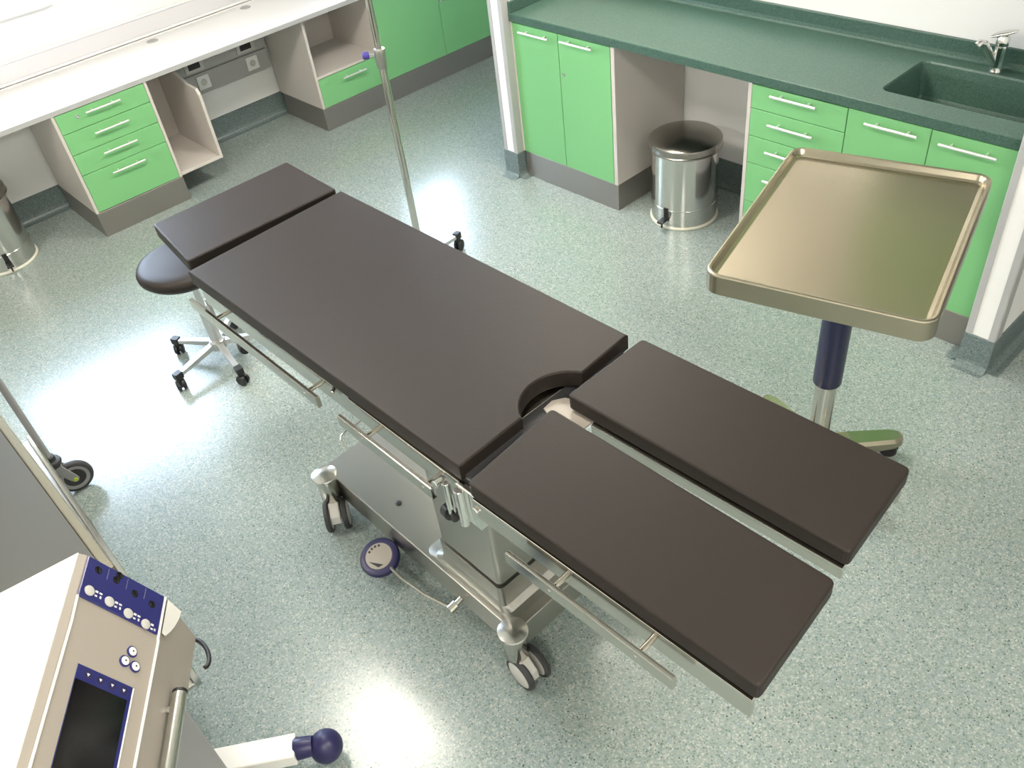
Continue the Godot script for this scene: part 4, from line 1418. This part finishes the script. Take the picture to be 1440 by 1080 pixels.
# ------------------------------------------------------------------ steel trolley
func steel_trolley() -> void:
	var t := thing("steel_trolley", "stainless steel trolley on large grey castors at the left picture edge", "trolley", V(-0.5, 0, 3.25))
	var y := 0.85
	var m := MB.new()
	var x0 := -1.33
	var x1 := 0.215
	var z0 := 2.962
	var z1 := 3.56
	m.box(V(x0, y - 0.012, z0), V(x1, y, z1), 0.002)
	part(t, "top", m, M.trolley_steel)
	m = MB.new()
	m.box(V(x0, y - 0.03, z0 - 0.022), V(x1, y + 0.006, z0), 0.003)
	m.box(V(x0, y - 0.03, z1), V(x1, y + 0.006, z1 + 0.022), 0.003)
	m.box(V(x0 - 0.022, y - 0.03, z0 - 0.022), V(x0, y + 0.006, z1 + 0.022), 0.003)
	m.box(V(x1, y - 0.03, z0 - 0.022), V(x1 + 0.022, y + 0.006, z1 + 0.022), 0.003)
	part(t, "rim", m, M.tray_steel)
	m = MB.new()
	m.prism(PackedVector2Array([Vector2(-1.26, 2.895), Vector2(0.17, 2.935), Vector2(0.17, 3.55), Vector2(-1.26, 3.55)]), 0.235, 0.250, 0.002)
	part(t, "shelf", m, M.steel_satin)
	m = MB.new()
	m.prism(PackedVector2Array([Vector2(-1.26, 2.877), Vector2(0.17, 2.917), Vector2(0.17, 2.934), Vector2(-1.26, 2.894)]), 0.225, 0.275, 0.002)
	part(t, "shelf_rail", m, M.steel_polished)
	for p in [[-1.165, 2.872], [0.0, 3.10], [-1.165, 3.52], [0.0, 3.52]]:
		m = MB.new()
		var c := V(p[0], 0, p[1])
		m.rod(c + V(0, 0.185, 0), c + V(0, y - 0.02, 0), 0.0125, 20)
		if p[1] < 2.9:
			m.rod(c + V(0, y - 0.04, 0), V(p[0], y - 0.04, z0), 0.0125, 16)
		var leg := part(t, "leg", m, M.grey_plastic, "grey tubular leg")
		m = MB.new()
		m.lathe(c, [Vector2(0, 0.150), Vector2(0.022, 0.150), Vector2(0.024, 0.154), Vector2(0.024, 0.166), Vector2(0.034, 0.168), Vector2(0.036, 0.174), Vector2(0.033, 0.184), Vector2(0.020, 0.187), Vector2(0.020, 0.206), Vector2(0.0125, 0.208)], 28)
		part(leg, "collar", m, M.rubber_dark)
		# trailing wheel, its axle along the trolley
		var dir := V(0.14, 0, -1.0).normalized()
		var ax := V(-dir.z, 0, dir.x)
		var w := c + dir * 0.040 + V(0, 0.070, 0)
		m = MB.new()
		m.turned(w, w + ax, [Vector2(0.052, -0.014), Vector2(0.062, -0.014), Vector2(0.068, -0.009), Vector2(0.070, 0.0), Vector2(0.068, 0.009), Vector2(0.062, 0.014), Vector2(0.052, 0.014)], 40)
		part(leg, "tyre", m, M.rubber_dark)
		m = MB.new()
		m.turned(w, w + ax, [Vector2(0.042, -0.0145), Vector2(0.054, -0.0145), Vector2(0.054, 0.0145), Vector2(0.042, 0.0145), Vector2(0.040, 0.012)], 36)
		part(leg, "rim", m, M.grey_plastic)
		m = MB.new()
		m.turned(w, w + ax, [Vector2(0, -0.012), Vector2(0.042, -0.012), Vector2(0.042, 0.012), Vector2(0, 0.012)], 34)
		part(leg, "wheel_disc", m, M.rubber_dark)
		m = MB.new()
		for s in [-1.0, 1.0]:
			m.xf = Transform3D(Basis(dir, ax, Vector3.UP), c)
			m.prism(PackedVector2Array([Vector2(-0.020, 0.155), Vector2(0.022, 0.155), Vector2(0.050, 0.085), Vector2(0.054, 0.070), Vector2(0.047, 0.058), Vector2(0.034, 0.058), Vector2(0.024, 0.070)]), s * 0.0205 - 0.0035, s * 0.0205 + 0.0035, 0.001)
		m.xf = Transform3D.IDENTITY
		m.rod(c + V(0, 0.140, 0), c + V(0, 0.152, 0), 0.024, 20)
		part(leg, "fork", m, M.grey_plastic)
		m = MB.new()
		m.turned(w - ax * 0.027, w + ax, [Vector2(0, 0), Vector2(0.0065, 0), Vector2(0.0085, 0.002), Vector2(0.0085, 0.052), Vector2(0.0065, 0.054), Vector2(0, 0.054)], 18)
		part(leg, "axle_cap", m, M.yellow_green, "yellow-green axle cap")

# ------------------------------------------------------------------ pedal bins
func pedal_bin(c: Vector3, turn: float, label: String) -> void:
	var t := thing("pedal_bin", label, "bin", c, "polished steel pedal bins")
	var m := MB.new()
	m.lathe(c, [Vector2(0, 0.012), Vector2(0.160, 0.012), Vector2(0.163, 0.016), Vector2(0.163, 0.098), Vector2(0.1645, 0.100), Vector2(0.1645, 0.103), Vector2(0.163, 0.105), Vector2(0.162, 0.375), Vector2(0.166, 0.38), Vector2(0.166, 0.386)], 64, 8.0)
	part(t, "body", m, M.bin_steel)
	m = MB.new()
	m.lathe(c, [Vector2(0, 0.0), Vector2(0.168, 0.0), Vector2(0.171, 0.004), Vector2(0.171, 0.010), Vector2(0.168, 0.014), Vector2(0.160, 0.014)], 56)
	part(t, "base_ring", m, M.edge_band, "pale plastic base ring")
	m = MB.new()
	m.lathe(c, [Vector2(0.160, 0.384), Vector2(0.178, 0.384), Vector2(0.180, 0.387), Vector2(0.180, 0.3905), Vector2(0.1765, 0.393), Vector2(0.1765, 0.420), Vector2(0.175, 0.4240), Vector2(0.169, 0.4285), Vector2(0.150, 0.4350), Vector2(0.12, 0.4425), Vector2(0.08, 0.4490), Vector2(0.04, 0.4525), Vector2(0, 0.4535)], 64, 30.0)
	part(t, "lid", m, M.bin_lid_dimmed, "domed polished lid")
	m = MB.new()
	var b := Basis(Vector3.UP, turn)
	m.xf = Transform3D(b, c)
	# pedal: slot, arm and sloping tread, facing local +z
	m.box(V(-0.013, 0.045, 0.158), V(0.013, 0.115, 0.1655), 0.002)
	m.prism(rrect(-0.018, 0.018, 0.163, 0.222, 0.008, 3), 0.052, 0.062, 0.002)
	m.box(V(-0.004, 0.020, 0.196), V(0.004, 0.054, 0.204), 0.001)
	part(t, "pedal", m, M.black_plastic, "black foot pedal")
